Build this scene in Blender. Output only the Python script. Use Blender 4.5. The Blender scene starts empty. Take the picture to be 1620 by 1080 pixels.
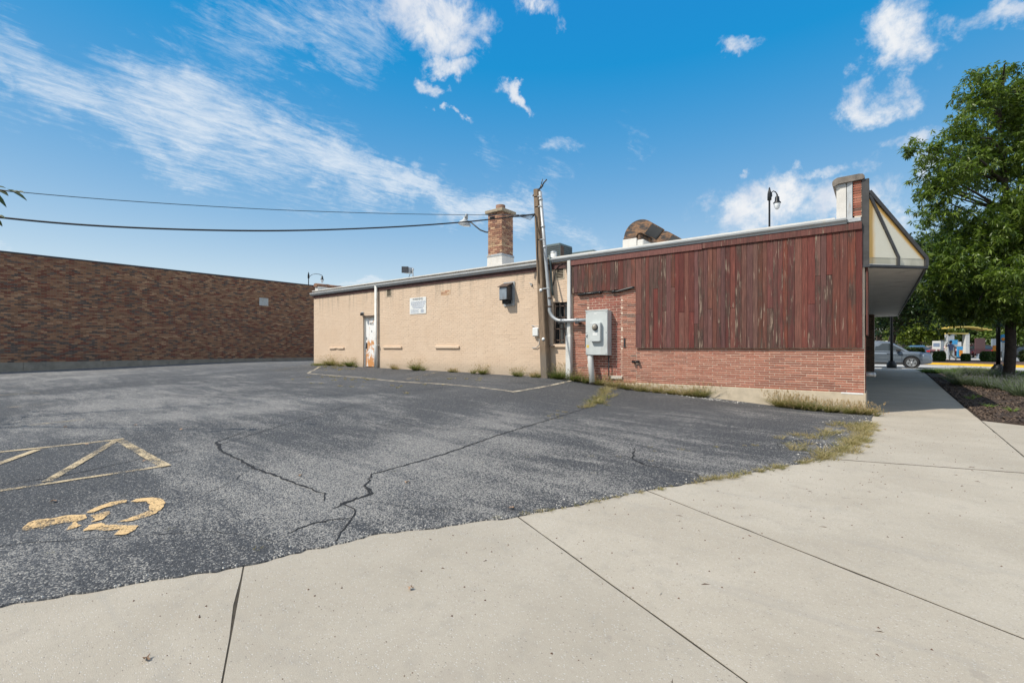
import bpy, bmesh, math, random
import numpy as np
from mathutils import Vector, Matrix, Euler
random.seed(7); rng = np.random.default_rng(7)
R = math.radians
SC = bpy.context.scene; COL = SC.collection

# ------------------------------------------------------------------ camera
# world frame: origin at the near corner of the building, +X along the street front, +Y into the block
cd = bpy.data.cameras.new('camera'); cam = bpy.data.objects.new('camera', cd); COL.objects.link(cam)
cam.location = (0.2384, -12.105, 1.36)
cam.rotation_euler = (R(90), 0, math.atan2(0.6141, 0.7892))
cd.sensor_width = 36; cd.lens = 16.6; cd.shift_y = 10/1620; cd.clip_start = .05; cd.clip_end = 3000
SC.camera = cam

# ------------------------------------------------------------------ sun, sky, exposure
SUN_EL = R(50); SUN_AZ = math.atan2(-.53, -.85)          # azimuth measured from +Y towards +X
sd = bpy.data.lights.new('sun', 'SUN'); sun = bpy.data.objects.new('sun', sd); COL.objects.link(sun)
sd.energy = 4.9; sd.angle = R(.53); sd.color = (1, .94, .84)
sv = Vector((math.sin(SUN_AZ)*math.cos(SUN_EL), math.cos(SUN_AZ)*math.cos(SUN_EL), math.sin(SUN_EL)))
sun.rotation_euler = sv.to_track_quat('Z', 'Y').to_euler()
SC.view_settings.view_transform = 'Standard'; SC.view_settings.look = 'None'
SC.view_settings.exposure = 0.0; SC.view_settings.gamma = 1; SC.view_settings.use_curve_mapping = False

def nd(nt, t, **kw):
    n = nt.nodes.new(t)
    for k, v in kw.items():
        if k.startswith('i_'):
            n.inputs[k[2:].replace('_', ' ')].default_value = v
        else: setattr(n, k, v)
    return n
def lk(nt, a, b): nt.links.new(a, b)
def math_(nt, op, a, b=None, c=None, clamp=False):
    n = nt.nodes.new('ShaderNodeMath'); n.operation = op; n.use_clamp = clamp
    for i, v in enumerate((a, b, c)):
        if v is None: continue
        if isinstance(v, (int, float)): n.inputs[i].default_value = v
        else: nt.links.new(v, n.inputs[i])
    return n.outputs[0]
def mixc(nt, fac, a, b, mode='MIX'):
    n = nt.nodes.new('ShaderNodeMix'); n.data_type = 'RGBA'; n.blend_type = mode
    for s, v in ((n.inputs[0], fac), (n.inputs[6], a), (n.inputs[7], b)):
        if isinstance(v, (int, float)): s.default_value = v
        elif isinstance(v, tuple): s.default_value = (v[0], v[1], v[2], 1)
        else: nt.links.new(v, s)
    return n.outputs[2]
def rmp(nt, fac, lo, hi, a=0., b=1., smooth=True):
    n = nt.nodes.new('ShaderNodeMapRange'); n.interpolation_type = 'SMOOTHSTEP' if smooth else 'LINEAR'
    for i, v in ((1, lo), (2, hi), (3, a), (4, b)): n.inputs[i].default_value = v
    nt.links.new(fac, n.inputs[0]); return n.outputs[0]
def mapp(nt, vec, loc=(0,0,0), rot=(0,0,0), sc=(1,1,1), vt='POINT'):
    n = nt.nodes.new('ShaderNodeMapping'); n.vector_type = vt
    n.inputs[1].default_value = loc; n.inputs[2].default_value = rot; n.inputs[3].default_value = sc
    nt.links.new(vec, n.inputs[0]); return n.outputs[0]
def noi(nt, vec, scale=5, det=4, rough=.55, dist=0, color=False):
    n = nt.nodes.new('ShaderNodeTexNoise')
    n.inputs['Scale'].default_value = scale; n.inputs['Detail'].default_value = det
    n.inputs['Roughness'].default_value = rough; n.inputs['Distortion'].default_value = dist
    nt.links.new(vec, n.inputs['Vector']); return n.outputs['Color' if color else 'Fac']
def vor(nt, vec, scale, out='Distance', rnd=1.0, feat='F1'):
    n = nt.nodes.new('ShaderNodeTexVoronoi'); n.feature = feat
    n.inputs['Scale'].default_value = scale; n.inputs['Randomness'].default_value = rnd
    nt.links.new(vec, n.inputs['Vector']); return n.outputs[out]

world = bpy.data.worlds.new('World'); SC.world = world; world.use_nodes = True
wt = world.node_tree; wt.nodes.clear()
sky = nd(wt, 'ShaderNodeTexSky', sky_type='NISHITA', sun_disc=False, sun_elevation=SUN_EL, sun_rotation=SUN_AZ % (2*math.pi),
         altitude=200, air_density=1.0, dust_density=1.0, ozone_density=1.5)
tc = nd(wt, 'ShaderNodeTexCoord'); dvec = tc.outputs['Generated']
nrm = nd(wt, 'ShaderNodeVectorMath', operation='NORMALIZE'); lk(wt, dvec, nrm.inputs[0])
sp = nd(wt, 'ShaderNodeSeparateXYZ'); lk(wt, nrm.outputs[0], sp.inputs[0])
az = math_(wt, 'ARCTAN2', sp.outputs[0], sp.outputs[1]); el = math_(wt, 'ARCSINE', sp.outputs[2])
ae = nd(wt, 'ShaderNodeCombineXYZ'); lk(wt, az, ae.inputs[0]); lk(wt, el, ae.inputs[1])
# warp the blob coordinates a little so that cloud outlines are ragged
wn = noi(wt, nrm.outputs[0], 7, 7, .62, 0, True)
wv = nd(wt, 'ShaderNodeVectorMath', operation='MULTIPLY_ADD'); lk(wt, wn, wv.inputs[0])
wv.inputs[1].default_value = (.24, .20, 0); wv.inputs[2].default_value = (-.12, -.10, 0)
wa = nd(wt, 'ShaderNodeVectorMath', operation='ADD'); lk(wt, ae.outputs[0], wa.inputs[0]); lk(wt, wv.outputs[0], wa.inputs[1])
def blobs(lst, KB=1.5):
    acc = None
    for (a, e, sa, sb, rot, w) in lst:
        v = mapp(wt, wa.outputs[0], (a, e, 0), (0, 0, rot), (sa*KB, sb*KB, 1), 'TEXTURE')
        ln = nd(wt, 'ShaderNodeVectorMath', operation='LENGTH'); lk(wt, v, ln.inputs[0])
        m = rmp(wt, ln.outputs['Value'], 1.0, 0.0, 0, w)
        acc = m if acc is None else math_(wt, 'MAXIMUM', acc, m)
    return acc
CIR = [(-1.407,.375,.11,.042,-.32,.8),(-1.232,.385,.174,.056,-.02,.95),(-1.11,.534,.18,.048,.36,.6),(-.984,.556,.075,.047,.13,.6),(-1.173,.357,.134,.066,-.3,.75),
 (-1.055,.35,.126,.044,-.27,1.),(-.885,.327,.14,.027,-.28,.95),(-.728,.292,.147,.032,-.2,1.),(-1.484,.381,.015,.056,.35,.7),(-1.313,.328,.131,.03,-.42,.75),
 (-.509,.234,.052,.025,-.54,.6),(-.4,.398,.021,.048,.39,.3),(-.594,.322,.079,.036,-.03,.35),(-.715,.393,.045,.027,-.45,.4),(-1.435,.141,.05,.009,-.06,.9),(-.96,.131,.075,.009,.03,.8),
 (-.581,.395,.056,.015,-.19,.6)]
CUM = [(-.821,.598,.124,.048,-.08,1.),(-.614,.617,.067,.027,-.04,.95),(-.801,.543,.049,.023,-.15,.9),(-.821,.497,.027,.018,-.37,.8),(-.651,.483,.032,.015,-.01,1.),
 (-.794,.456,.018,.01,.05,.8),(.024,.482,.053,.041,.13,1.),(.126,.466,.063,.023,-.21,.8),(.011,.407,.048,.031,.09,.9),(.035,.319,.067,.017,-.16,.75),(.039,.274,.024,.027,.67,.9),
 (-.095,.291,.066,.017,.17,.85),(-.18,.25,.106,.044,.14,1.),(-.053,.237,.085,.042,-.07,.8),(-.207,.309,.017,.015,-.14,.8),(-.223,.536,.045,.016,-.41,.6),(-.001,.208,.049,.02,-.16,.6)]
# outside the frame the sky carries on with the same kind of scattered clouds
rr = random.Random(3)
for k in range(14):
    CUM.append((rr.uniform(.5, 4.2), rr.uniform(.2, .8), rr.uniform(.05, .12), rr.uniform(.02, .05), rr.uniform(-.3, .3), .8))
# cloud texture, in coordinates of a flat cloud layer
zc = math_(wt, 'MAXIMUM', sp.outputs[2], .06)
px_ = math_(wt, 'DIVIDE', sp.outputs[0], zc); py_ = math_(wt, 'DIVIDE', sp.outputs[1], zc)
pl = nd(wt, 'ShaderNodeCombineXYZ'); lk(wt, px_, pl.inputs[0]); lk(wt, py_, pl.inputs[1])
st1 = mapp(wt, pl.outputs[0], (0,0,0), (0,0,R(70)), (1.0, .55, 1))
cn1 = noi(wt, st1, 6.5, 10, .72, 1.4)
cn1b = noi(wt, mapp(wt, pl.outputs[0], (3,1,0), (0,0,R(50)), (1.5, .5, 1)), 12, 6, .6, .5)
cn1c = noi(wt, mapp(wt, pl.outputs[0], (5,2,0), (0,0,R(62)), (1.3, .6, 1)), 24, 8, .75, 1.2)
cir = math_(wt, 'ADD', math_(wt, 'MULTIPLY', cn1, .50), math_(wt, 'ADD', math_(wt, 'MULTIPLY', cn1b, .28), math_(wt, 'MULTIPLY', cn1c, .22)))
cb = blobs(CIR, 2.25)
cirm = math_(wt, 'MULTIPLY', rmp(wt, math_(wt, 'ADD', cir, math_(wt, 'MULTIPLY', cb, .42)), .585, 1.03), .80)
cirm = math_(wt, 'MULTIPLY', cirm, rmp(wt, cb, 0, .25))
cn2 = noi(wt, nrm.outputs[0], 15, 9, .66, .3)
cbm = blobs(CUM, 1.8)
cumm = rmp(wt, math_(wt, 'ADD', cn2, math_(wt, 'MULTIPLY', cbm, .47)), .64, 1.02)
cumm = math_(wt, 'MULTIPLY', cumm, rmp(wt, cbm, 0, .35))
# the photograph's sky is deeper and cleaner than the model's: one linear grade per channel for the whole dome
ss_ = nd(wt, 'ShaderNodeSeparateColor'); lk(wt, sky.outputs[0], ss_.inputs[0]); sc_ = nd(wt, 'ShaderNodeCombineColor')
hz = math_(wt, 'POWER', 2.71828, math_(wt, 'MULTIPLY', math_(wt, 'MAXIMUM', el, 0.), -5.2))       # haze thickening towards the horizon
for i, (k_, h_, o_) in enumerate(((.20, 6.9, -.55), (.15, 5.3, 1.35), (.08, 2.2, 4.0))):
    v_ = math_(wt, 'ADD', math_(wt, 'MULTIPLY', ss_.outputs[i], k_), math_(wt, 'MULTIPLY_ADD', hz, h_, o_))
    lk(wt, math_(wt, 'MAXIMUM', v_, .10), sc_.inputs[i])
skyc = sc_.outputs[0]
# unseen cloud cover over the rest of the dome, added to whiten the fill light
out_az = math_(wt, 'MAXIMUM', rmp(wt, az, .45, .95), rmp(wt, az, -1.75, -2.25))
out = math_(wt, 'MAXIMUM', out_az, rmp(wt, el, .80, 1.10))
on_ = noi(wt, mapp(wt, nrm.outputs[0], (1.7, .4, 0), (0,0,0), (1,1,1.6)), 3.2, 8, .62, .3)
outm = math_(wt, 'MULTIPLY', rmp(wt, on_, .40, .54), math_(wt, 'MULTIPLY', out, rmp(wt, el, .02, .2)))
cumm = math_(wt, 'MAXIMUM', cumm, outm)
shade = noi(wt, mapp(wt, nrm.outputs[0], (.03, .02, .05)), 12, 4, .5, 0)
ccol = mixc(wt, rmp(wt, shade, .35, .65), (6.3, 6.3, 6.3), (4.5, 4.9, 5.6))
s2 = mixc(wt, cirm, skyc, (5.6, 5.95, 6.3)); s3 = mixc(wt, math_(wt, 'MULTIPLY', cumm, .93), s2, ccol)
bg = nd(wt, 'ShaderNodeBackground'); bg.inputs[1].default_value = .15; lk(wt, s3, bg.inputs[0])
wo = nd(wt, 'ShaderNodeOutputWorld'); lk(wt, bg.outputs[0], wo.inputs[0])

# ------------------------------------------------------------------ materials
MATS = {}
def new_mat(name):
    m = bpy.data.materials.new(name); m.use_nodes = True; nt = m.node_tree
    b = nt.nodes['Principled BSDF']; MATS[name] = m; return m, nt, b
def setc(nt, b, col):
    if isinstance(col, tuple): b.inputs['Base Color'].default_value = (col[0], col[1], col[2], 1)
    else: lk(nt, col, b.inputs['Base Color'])
def bump(nt, b, h, dist=.01, strength=1.):
    n = nt.nodes.new('ShaderNodeBump'); n.inputs['Distance'].default_value = dist; n.inputs['Strength'].default_value = strength
    lk(nt, h, n.inputs['Height']); lk(nt, n.outputs[0], b.inputs['Normal'])
def gpos(nt): return nt.nodes.new('ShaderNodeNewGeometry').outputs['Position']
def ocoord(nt): return nt.nodes.new('ShaderNodeTexCoord').outputs['Object']
def tint(nt): return nd(nt, 'ShaderNodeAttribute', attribute_name='tint').outputs['Color']
def simple(name, col, rough=.6, metal=0., var=.15, scale=6., bmp=0., dirt=None, dirt_scale=3., coat=0., obj=True):
    m, nt, b = new_mat(name)
    p = ocoord(nt) if obj else gpos(nt)
    n = noi(nt, p, scale, 5, .6)
    lo = tuple(c*(1-var) for c in col); hi = tuple(min(1, c*(1+var)) for c in col)
    c = mixc(nt, rmp(nt, n, .3, .7), lo, hi)
    if dirt:
        d = noi(nt, mapp(nt, p, (5,2,1), (0,0,0), (1,1,.35)), dirt_scale, 7, .65)
        c = mixc(nt, rmp(nt, d, .54, .72, 0, .75), c, dirt)
    setc(nt, b, c); b.inputs['Roughness'].default_value = rough; b.inputs['Metallic'].default_value = metal
    if coat: b.inputs['Coat Weight'].default_value = coat
    if bmp: bump(nt, b, noi(nt, p, scale*8, 4, .6), bmp)
    return m
simple('gutter_metal', (.36,.38,.39), .5, 0, .06, 3, .0005, (.36,.34,.3), 5)
simple('white_metal', (.62,.62,.59), .45, 0, .05, 3, .0005, (.45,.42,.36), 4)
simple('galvanised', (.40,.42,.43), .5, .35, .1, 8, .0005, (.30,.24,.18), 5)
simple('cabinet_grey', (.52,.55,.54), .5, 0, .06, 4, .0012, (.38,.37,.34), 2.2)
simple('grey_paint', (.42,.44,.45), .5, 0, .08, 5, .0004)
simple('dark_metal', (.045,.047,.052), .45, .2, .2, 6)
simple('black_metal', (.012,.014,.016), .4, .3, .2, 6)
simple('dark_bronze', (.065,.062,.06), .42, .3, .2, 5, .0004)
simple('ac_green', (.10,.13,.13), .5, .1, .1, 5)
simple('vent_paint', (.42,.36,.27), .7)
simple('black_plastic', (.02,.02,.02), .45)
simple('white_plastic', (.72,.73,.71), .5, 0, .04)
simple('roof_white', (.62,.60,.56), .75, 0, .08, 3, .003, (.5,.46,.38), 2)
simple('terracotta', (.22,.12,.075), .8, 0, .25, 9, .002)
simple('stone_coping', (.20,.175,.15), .9, 0, .22, 6, .004, (.09,.08,.07), 3)
simple('cap_stone', (.33,.27,.19), .9, 0, .15, 8, .003)
simple('foundation', (.50,.42,.31), .9, 0, .10, 5, .004, (.33,.27,.19), 2.5)
simple('base_concrete', (.26,.235,.19), .9, 0, .15, 3, .003, (.15,.14,.12), 1.5)
simple('soffit_white', (.72,.70,.66), .6, 0, .06, 2, 0, (.36,.33,.29), 2)
simple('trim_brown', (.075,.03,.025), .7, 0, .3, 9, .001)
simple('joint_dirt', (.045,.036,.024), .95, 0, .4, 8)
simple('mulch_soil', (.045,.030,.022), .95, 0, .4, 8, .02)
simple('tire', (.02,.02,.021), .8); simple('rim', (.55,.56,.57), .3, .8, .05)
simple('car_grey', (.15,.18,.215), .28, .55, .03, 2, 0, None, 3, .8)
simple('car_red', (.065,.008,.014), .3, .3, .05, 2, 0, None, 3, .8)
simple('car_blue', (.07,.12,.18), .3, .4, .05, 2, 0, None, 3, .8)
simple('car_dark', (.03,.035,.04), .3, .4, .05, 2, 0, None, 3, .8)
simple('car_trim', (.018,.018,.019), .6)
simple('chrome', (.7,.7,.7), .2, 1., .02); simple('red_lens', (.5,.02,.02), .3); simple('orange_lens', (.8,.2,.05), .3)
simple('kerb_yellow', (.72,.42,.02), .8, 0, .08, 4, .002, (.35,.25,.12), 2)
simple('yellow_metal', (.62,.47,.12), .5, 0, .05); simple('orange_paint', (.75,.28,.03), .6)
simple('blue_print', (.05,.33,.62), .5); simple('poster_mix', (.75,.60,.42), .5, 0, .3, 30)
simple('far_concrete', (.52,.47,.40), .9, 0, .1, 2, .003, (.4,.36,.3), 1); simple('far_grey', (.25,.24,.22), .9, 0, .15)
simple('road', (.40,.39,.37), .9, 0, .1, 1.2, .003, (.28,.27,.26), .6)
simple('far_asphalt', (.22,.22,.22), .9, 0, .12, .5, .003); simple('island_soil', (.10,.055,.035), .95, 0, .3, 3, .01)
simple('bark', (.085,.062,.045), .95, 0, .35, 14, .02); simple('bark_dark', (.05,.038,.03), .95, 0, .3, 10, .02)
simple('skin', (.42,.24,.17), .55); simple('shirt_blue', (.22,.26,.42), .8, 0, .12, 20, .002)
simple('khaki', (.50,.47,.36), .85, 0, .08, 10, .002); simple('hair', (.03,.02,.015), .7); simple('shoe', (.16,.09,.05), .6)
simple('wire', (.012,.012,.013), .55); simple('wire_blue', (.05,.10,.14), .6)
simple('dry_leaf', (.36,.22,.13), .8, 0, .3, 20); simple('pebble', (.55,.52,.47), .9, 0, .25, 30)
simple('ink', (.02,.025,.03), .6); simple('ink_blue', (.20,.26,.38), .6); simple('glass_meter', (.30,.27,.22), .15)
simple('lamp_glass', (.75,.77,.78), .15, 0, .02); simple('sealant', (.70,.70,.68), .6, 0, .1, 10, .003)
simple('crack', (.012,.012,.013), .85, 0, .4, 30, .004); simple('slate_box', (.21,.25,.29), .6, 0, .12, 9, .001, (.12,.09,.07), 6)
simple('rust_roof', (.09,.06,.045), .8, 0, .3, 12, .001)
def glassm(name, col, rough=.08):
    m, nt, b = new_mat(name); setc(nt, b, col); b.inputs['Roughness'].default_value = rough
    b.inputs['Specular IOR Level'].default_value = .8; return m
glassm('window_glass', (.02,.024,.026)); glassm('car_glass', (.03,.04,.045), .05)

# wood post
m, nt, b = new_mat('post_wood'); p = ocoord(nt)
g = noi(nt, mapp(nt, p, (0,0,0), (0,0,0), (30,30,1.2)), 2.2, 8, .65, .3)
c = mixc(nt, rmp(nt, g, .3, .7), (.12,.085,.055), (.30,.215,.145))
sepz = nd(nt, 'ShaderNodeSeparateXYZ'); lk(nt, p, sepz.inputs[0])
c = mixc(nt, rmp(nt, math_(nt, 'ADD', sepz.outputs[2], math_(nt, 'MULTIPLY', g, .3)), .75, 1.05), (.17,.14,.11), c)
setc(nt, b, c); b.inputs['Roughness'].default_value = .9; bump(nt, b, g, .012)

# weathered siding: maroon paint, worn through to grey wood and pale primer in vertical streaks
def siding_mat(name, wear, base=(.140,.038,.027)):
    m, nt, b = new_mat(name); p = ocoord(nt)
    oi = nd(nt, 'ShaderNodeObjectInfo'); rnd = oi.outputs['Random']
    off = nd(nt, 'ShaderNodeCombineXYZ'); lk(nt, math_(nt, 'MULTIPLY', rnd, 37.), off.inputs[0]); lk(nt, math_(nt, 'MULTIPLY', rnd, 11.), off.inputs[2])
    pv = nd(nt, 'ShaderNodeVectorMath', operation='ADD'); lk(nt, p, pv.inputs[0]); lk(nt, off.outputs[0], pv.inputs[1]); pv = pv.outputs[0]
    gr = noi(nt, mapp(nt, pv, (0,0,0), (0,0,0), (42,42,1.6)), 1.6, 8, .68, .25)
    gr2 = noi(nt, mapp(nt, pv, (2,0,0), (0,0,0), (13,13,1.2)), 1.3, 7, .62, .4)
    big = noi(nt, mapp(nt, pv, (9,0,0), (0,0,0), (4,4,1.5)), 1.6, 5, .65)
    glob = noi(nt, mapp(nt, p, (4,0,1)), .8, 4, .55)
    hue = nd(nt, 'ShaderNodeHueSaturation'); hue.inputs['Color'].default_value = (*base, 1)
    lk(nt, math_(nt, 'ADD', math_(nt, 'MULTIPLY', math_(nt, 'FRACT', math_(nt, 'MULTIPLY', rnd, 7.31)), .02), .492), hue.inputs['Hue'])
    lk(nt, math_(nt, 'ADD', math_(nt, 'MULTIPLY', math_(nt, 'FRACT', math_(nt, 'MULTIPLY', rnd, 3.7)), .5), .72), hue.inputs['Value'])
    lk(nt, math_(nt, 'ADD', math_(nt, 'MULTIPLY', math_(nt, 'FRACT', math_(nt, 'MULTIPLY', rnd, 5.9)), .3), .75), hue.inputs['Saturation'])
    c = mixc(nt, rmp(nt, gr, .28, .72), mixc(nt, 1., hue.outputs[0], (.45,.42,.42), 'MULTIPLY'), mixc(nt, 1., hue.outputs[0], (1.35,1.35,1.3), 'MULTIPLY'))
    rw = math_(nt, 'MULTIPLY', math_(nt, 'SUBTRACT', math_(nt, 'FRACT', math_(nt, 'MULTIPLY', rnd, 13.3)), .5), .17)
    w1 = math_(nt, 'ADD', math_(nt, 'ADD', math_(nt, 'MULTIPLY', gr2, .45), math_(nt, 'ADD', math_(nt, 'MULTIPLY', big, .3), math_(nt, 'MULTIPLY', gr, .25))), math_(nt, 'MULTIPLY_ADD', glob, .35, math_(nt, 'SUBTRACT', rw, .175)))
    c = mixc(nt, rmp(nt, w1, .56-wear, .68-wear, 0, .88), c, mixc(nt, rmp(nt, gr, .3, .7), (.028,.016,.012), (.092,.052,.038)))
    w2 = math_(nt, 'ADD', math_(nt, 'MULTIPLY', gr, .4), math_(nt, 'MULTIPLY', gr2, .6))
    c = mixc(nt, rmp(nt, math_(nt, 'ADD', w2, math_(nt, 'MULTIPLY', rw, .4)), .605-wear*.45, .645-wear*.45, 0, .65), c, (.36,.27,.20))
    setc(nt, b, c); b.inputs['Roughness'].default_value = .82; bump(nt, b, gr, .004)
siding_mat('siding', .066); siding_mat('trim_board', -.06, (.15,.045,.042)); siding_mat('trim_worn', .03, (.14,.042,.040))

# bricks with a tint of their own, and mortar
def brick_mat(name, scale=40, dirt=(.05,.03,.025), dirt_amt=.5, rough=.88, objrand=False):
    m, nt, b = new_mat(name); p = gpos(nt); t = tint(nt)
    n = noi(nt, p, scale, 5, .65); n2 = noi(nt, p, 3.1, 5, .6)
    c = mixc(nt, rmp(nt, n, .25, .75), mixc(nt, 1., t, (.72,.72,.72), 'MULTIPLY'), mixc(nt, 1., t, (1.22,1.2,1.18), 'MULTIPLY'))
    if dirt_amt: c = mixc(nt, rmp(nt, n2, .55, .75, 0, dirt_amt), c, dirt)
    setc(nt, b, c); b.inputs['Roughness'].default_value = rough; bump(nt, b, n, .003)
brick_mat('red_brick', 60, (.20,.08,.055), .25); brick_mat('brown_brick', 40, (.09,.06,.05), .15); brick_mat('chimney_brick', 50, (.2,.15,.11), .3)
simple('mortar_pale', (.70,.58,.46), .95, 0, .12, 20, .003, (.42,.30,.22), 6, obj=False)
simple('mortar_brown', (.25,.20,.165), .95, 0, .15, 20, .003, None, obj=False)
simple('mortar_grey', (.50,.46,.40), .95, 0, .12, 20, .003, None, obj=False)

# painted masonry
m, nt, b = new_mat('tan_paint'); p = gpos(nt)
n = noi(nt, p, 1.3, 6, .6); n2 = noi(nt, mapp(nt, p, (0,0,0), (0,0,0), (1,1,3)), 9, 7, .65); n3 = noi(nt, mapp(nt, p, (7,0,0), (0,0,0), (5,5,.5)), 1.4, 6, .6)
c = mixc(nt, rmp(nt, n, .3, .7), (.63,.478,.345), (.665,.515,.380))
c = mixc(nt, rmp(nt, n2, .58, .78, 0, .15), c, (.54,.41,.29))
c = mixc(nt, rmp(nt, n3, .58, .78, 0, .2), c, (.50,.40,.30))
sp_ = noi(nt, p, 42, 3, .7)
c = mixc(nt, rmp(nt, sp_, .71, .74, 0, .7), c, (.30,.20,.13))
sz = nd(nt, 'ShaderNodeSeparateXYZ'); lk(nt, p, sz.inputs[0])
c = mixc(nt, rmp(nt, math_(nt, 'SUBTRACT', sz.outputs[2], math_(nt, 'MULTIPLY', n2, .6)), .70, .22, 0, .75), c, (.43,.35,.26))
c = mixc(nt, math_(nt, 'MULTIPLY', rmp(nt, sz.outputs[2], 2.6, 3.75, 0, .7), rmp(nt, noi(nt, mapp(nt, p, (1,0,0), (0,0,0), (4,4,.25)), 1.5, 5, .6), .48, .66)), c, (.44,.35,.26))
setc(nt, b, c); b.inputs['Roughness'].default_value = .8
bump(nt, b, math_(nt, 'ADD', n2, math_(nt, 'MULTIPLY', sp_, .4)), .006)

# door with rust
m, nt, b = new_mat('door_paint'); p = ocoord(nt)
sz = nd(nt, 'ShaderNodeSeparateXYZ'); lk(nt, p, sz.inputs[0])
n = noi(nt, mapp(nt, p, (0,0,0), (0,0,0), (1,1,.55)), 5, 8, .7, .5)
hgt = rmp(nt, sz.outputs[2], .1, 1.7, .10, -.04)
c = mixc(nt, rmp(nt, math_(nt, 'ADD', n, hgt), .50, .60), (.80,.80,.78), mixc(nt, noi(nt, p, 22, 4), (.42,.15,.035), (.75,.40,.17)))
setc(nt, b, c); b.inputs['Roughness'].default_value = .5

# canopy panel: cream with rust bleeding in from its edges
m, nt, b = new_mat('canopy_panel'); t = tint(nt); p = ocoord(nt)
st = nd(nt, 'ShaderNodeSeparateColor'); lk(nt, t, st.inputs[0])
n = noi(nt, mapp(nt, p, (0,0,0), (0,0,0), (1,1,.4)), 3, 6, .6)
edge = math_(nt, 'ADD', st.outputs[0], math_(nt, 'MULTIPLY', math_(nt, 'SUBTRACT', n, .5), .35))
c = mixc(nt, rmp(nt, noi(nt, p, 2, 5), .35, .75, 0, .35), (.80,.76,.62), (.70,.66,.53))
c = mixc(nt, rmp(nt, edge, .42, .8, 0, .95), c, (.72,.42,.10))
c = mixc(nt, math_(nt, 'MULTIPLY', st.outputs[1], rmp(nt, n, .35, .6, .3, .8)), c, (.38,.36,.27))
setc(nt, b, c); b.inputs['Roughness'].default_value = .55

# rusty duct
m, nt, b = new_mat('duct_rust'); p = ocoord(nt)
n = noi(nt, mapp(nt, p, (0,0,0), (0,0,0), (1,1,2.2)), 3.5, 9, .7, 1.2)
c = mixc(nt, rmp(nt, n, .40, .60), (.038,.035,.035), (.26,.14,.07))
setc(nt, b, c); b.inputs['Roughness'].default_value = .75; bump(nt, b, n, .004)

# asphalt
m, nt, b = new_mat('asphalt'); p = gpos(nt)
flat = mapp(nt, p, (0,0,0), (0,0,0), (1,1,.0))
A1 = noi(nt, flat, .28, 6, .6, .4); A2 = noi(nt, mapp(nt, flat, (0,0,0), (0,0,R(24)), (.8,3.2,1)), .75, 8, .66, .5)
A3 = noi(nt, mapp(nt, flat, (4,4,0), (0,0,R(-52)), (.5,3.0,1)), 1.6, 7, .7, .3)
wear = math_(nt, 'ADD', math_(nt, 'MULTIPLY', A1, .42), math_(nt, 'ADD', math_(nt, 'MULTIPLY', A2, .36), math_(nt, 'MULTIPLY', A3, .22)))
sep = nd(nt, 'ShaderNodeSeparateXYZ'); lk(nt, p, sep.inputs[0])
# traffic wears the entrance near the sidewalk; the strip along the building stays dark
ent = math_(nt, 'ADD', rmp(nt, sep.outputs[1], -6.8, -3.2, .035, -.050), rmp(nt, sep.outputs[0], -6.5, -2.2, -.028, .035))
ent = math_(nt, 'ADD', ent, rmp(nt, sep.outputs[1], -11.7, -10.4, -.07, 0.))
wearm = rmp(nt, math_(nt, 'ADD', math_(nt, 'ADD', wear, ent), math_(nt, 'MULTIPLY', math_(nt, 'SUBTRACT', noi(nt, flat, 9, 6, .75), .5), .16)), .455, .61)
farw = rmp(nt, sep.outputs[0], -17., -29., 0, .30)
cellc = nd(nt, 'ShaderNodeSeparateColor'); lk(nt, vor(nt, flat, 112, 'Color'), cellc.inputs[0])
cr = cellc.outputs[0]; cg = cellc.outputs[1]; clump = noi(nt, flat, 34, 5, .8)
thr = math_(nt, 'SUBTRACT', math_(nt, 'MULTIPLY_ADD', clump, -.9, 1.38), math_(nt, 'MULTIPLY', wearm, .56))
agg = rmp(nt, math_(nt, 'SUBTRACT', cr, thr), -.02, .03)
fine = noi(nt, flat, 260, 3, .7)
binder = mixc(nt, rmp(nt, math_(nt, 'ADD', math_(nt, 'MULTIPLY', fine, .4), math_(nt, 'MULTIPLY', clump, .6)), .38, .62), (.016,.0172,.020), (.080,.083,.087))
binder = mixc(nt, rmp(nt, A1, .35, .7), binder, mixc(nt, 1., binder, (1.5,1.5,1.5), 'MULTIPLY'))
stone = mixc(nt, rmp(nt, fine, .3, .7), (.13,.128,.124), mixc(nt, cg, (.25,.242,.23), (.62,.575,.50)))
c = mixc(nt, agg, binder, stone)
dust = noi(nt, mapp(nt, flat, (1,2,0), (0,0,R(24)), (.5,2.5,1)), 1.1, 9, .7, .6)
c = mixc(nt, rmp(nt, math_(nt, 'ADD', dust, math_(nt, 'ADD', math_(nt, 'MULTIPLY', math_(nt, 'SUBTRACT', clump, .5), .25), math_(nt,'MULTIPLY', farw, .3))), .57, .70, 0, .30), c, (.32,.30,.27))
moss = noi(nt, mapp(nt, flat, (6,1,0), (0,0,R(30)), (1,2.2,1)), 3.2, 7, .75)
c = mixc(nt, rmp(nt, moss, .685, .72, 0, .6), c, (.22,.18,.07))
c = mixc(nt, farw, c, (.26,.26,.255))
c = mixc(nt, rmp(nt, A3, .57, .68, 0, .3), c, (.036,.039,.045))
setc(nt, b, c); b.inputs['Roughness'].default_value = .85
hh = math_(nt, 'ADD', math_(nt, 'MULTIPLY', vor(nt, flat, 112, 'Distance'), -1.), math_(nt, 'MULTIPLY', fine, .6))
bump(nt, b, hh, .006)

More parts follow.
